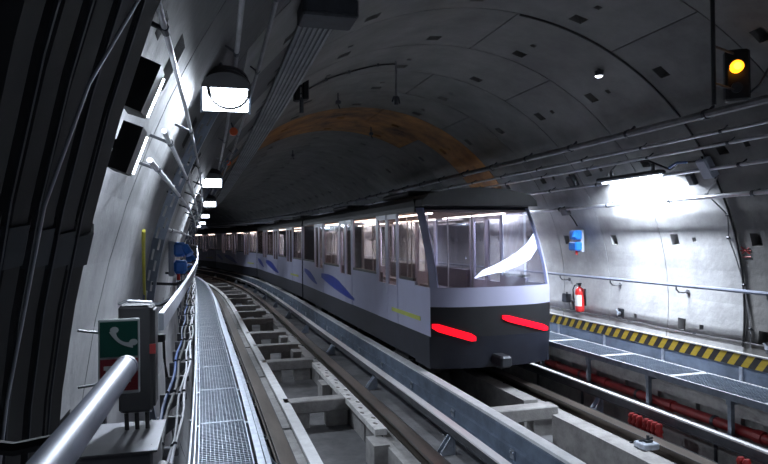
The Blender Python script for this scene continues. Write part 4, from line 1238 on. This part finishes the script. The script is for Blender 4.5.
# side closing pieces from nose to body
for q in (-1, 1):
    for (nm, mt, z0, z1) in (('side_skirt', 'train_skirt', .42, .93), ('side_panel', 'train_white', .93, 1.70)):
        ya = ny(HW, (z0+z1)/2)
        gbox(nm, mt, nose, (min(q*HW, q*(HW-.04)), max(q*HW, q*(HW-.04)), ya, 1.02, z0, z1))
    mb = MB(); pts = []
    for z in (1.70, 2.0, 2.3, 2.6, 2.9, 3.0): pts.append((ny(HW, z), z))
    vs = []
    for (yy, z) in pts: vs += [(q*HW, yy, z), (q*HW, 1.05, z)]
    vs2 = [(x_ - q*.012, y_, z_) for x_, y_, z_ in vs]; n = len(vs)
    mb.add(vs + vs2, [(2*k, 2*k+1, 2*k+3, 2*k+2) for k in range(len(pts)-1)] + [(n+2*k, n+2*k+2, n+2*k+3, n+2*k+1) for k in range(len(pts)-1)])
    mb.build('quarter_window', 'window_glass', nose)
# roof cap over the nose
mb = MB(); prof = [(-HW, 2.98), (-HW + .02, 3.06), (-HW + .14, 3.14), (-.5, 3.22), (0, 3.25), (.5, 3.22), (HW - .14, 3.14), (HW - .02, 3.06), (HW, 2.98)]
n = len(prof); vs = [(x_, ny(x_, z_) + .02, z_) for x_, z_ in prof] + [(x_, 1.0, z_ + (.06 if z_ < 3.1 else .09)) for x_, z_ in prof]
mb.add(vs, [(k, n+k, n+k+1, k+1) for k in range(n-1)]); mb.build('roof_cap', 'train_dark', nose, smooth=True)
gbox('saloon_floor', 'train_inner', nose, (-HW+.06, HW-.06, .45, 1.02, ZF - .08, ZF + .02))
gbox('driving_desk', 'train_dark', nose, (-.85, .85, .62, .98, 1.0, 1.62))
# tail lamps: bars wrapping round the corners
def tail(x0, x1, z0, z1, h, nm='tail_lamp'):
    mb = MB(); n = 8; vs = []
    for k in range(n + 1):
        f = k/n; x = x0 + (x1-x0)*f; z = z0 + (z1-z0)*f
        hh = h * (.55 if k in (0, n) else 1)
        y = ny(x, z) - .025
        vs += [(x, y, z - hh/2), (x, y, z + hh/2), (x, y + .05, z + hh/2), (x, y + .05, z - hh/2)]
    fs = [(0, 1, 2, 3), tuple(4*n + k for k in (3, 2, 1, 0))]
    for k in range(n):
        for j in range(4): fs.append((4*k+j, 4*k+4+j, 4*k+4+(j+1) % 4, 4*k+(j+1) % 4))
    mb.add(vs, fs); o = mb.build(nm, 'tail_red', nose); return o
tail(-1.05, -.40, 1.10, .90, .12)
tail(.06, .98, 1.22, .97, .10)
# emissive white streak behind the windscreen
mb = MB()
up_ = [(-.36, 1.845), (-.20, 1.965), (.05, 2.05), (.40, 2.19), (.74, 2.37), (1.0, 2.55)]
lo_ = [(-.36, 1.84), (-.20, 1.875), (.05, 1.92), (.40, 2.00), (.74, 2.12), (.98, 2.30)]
vs = []
for (xa, za), (xb, zb) in zip(up_, lo_):
    vs += [(xa, ny(xa, za) + .06, za), (xb, ny(xb, zb) + .06, zb), (xb, ny(xb, zb) + .075, zb), (xa, ny(xa, za) + .075, za)]
fs = [(0, 1, 2, 3), (23, 22, 21, 20)]
for k in range(5):
    for j in range(4): fs.append((4*k+j, 4*k+4+j, 4*k+4+(j+1) % 4, 4*k+(j+1) % 4))
mb.add(vs, fs)
mb.build('glow_streak', 'glow_white', nose)
# coupler
mb = MB(); mb.bevbox(0, .0, .55, .20, .40, .18, .03); mb.build('coupler', 'dark_steel', nose)
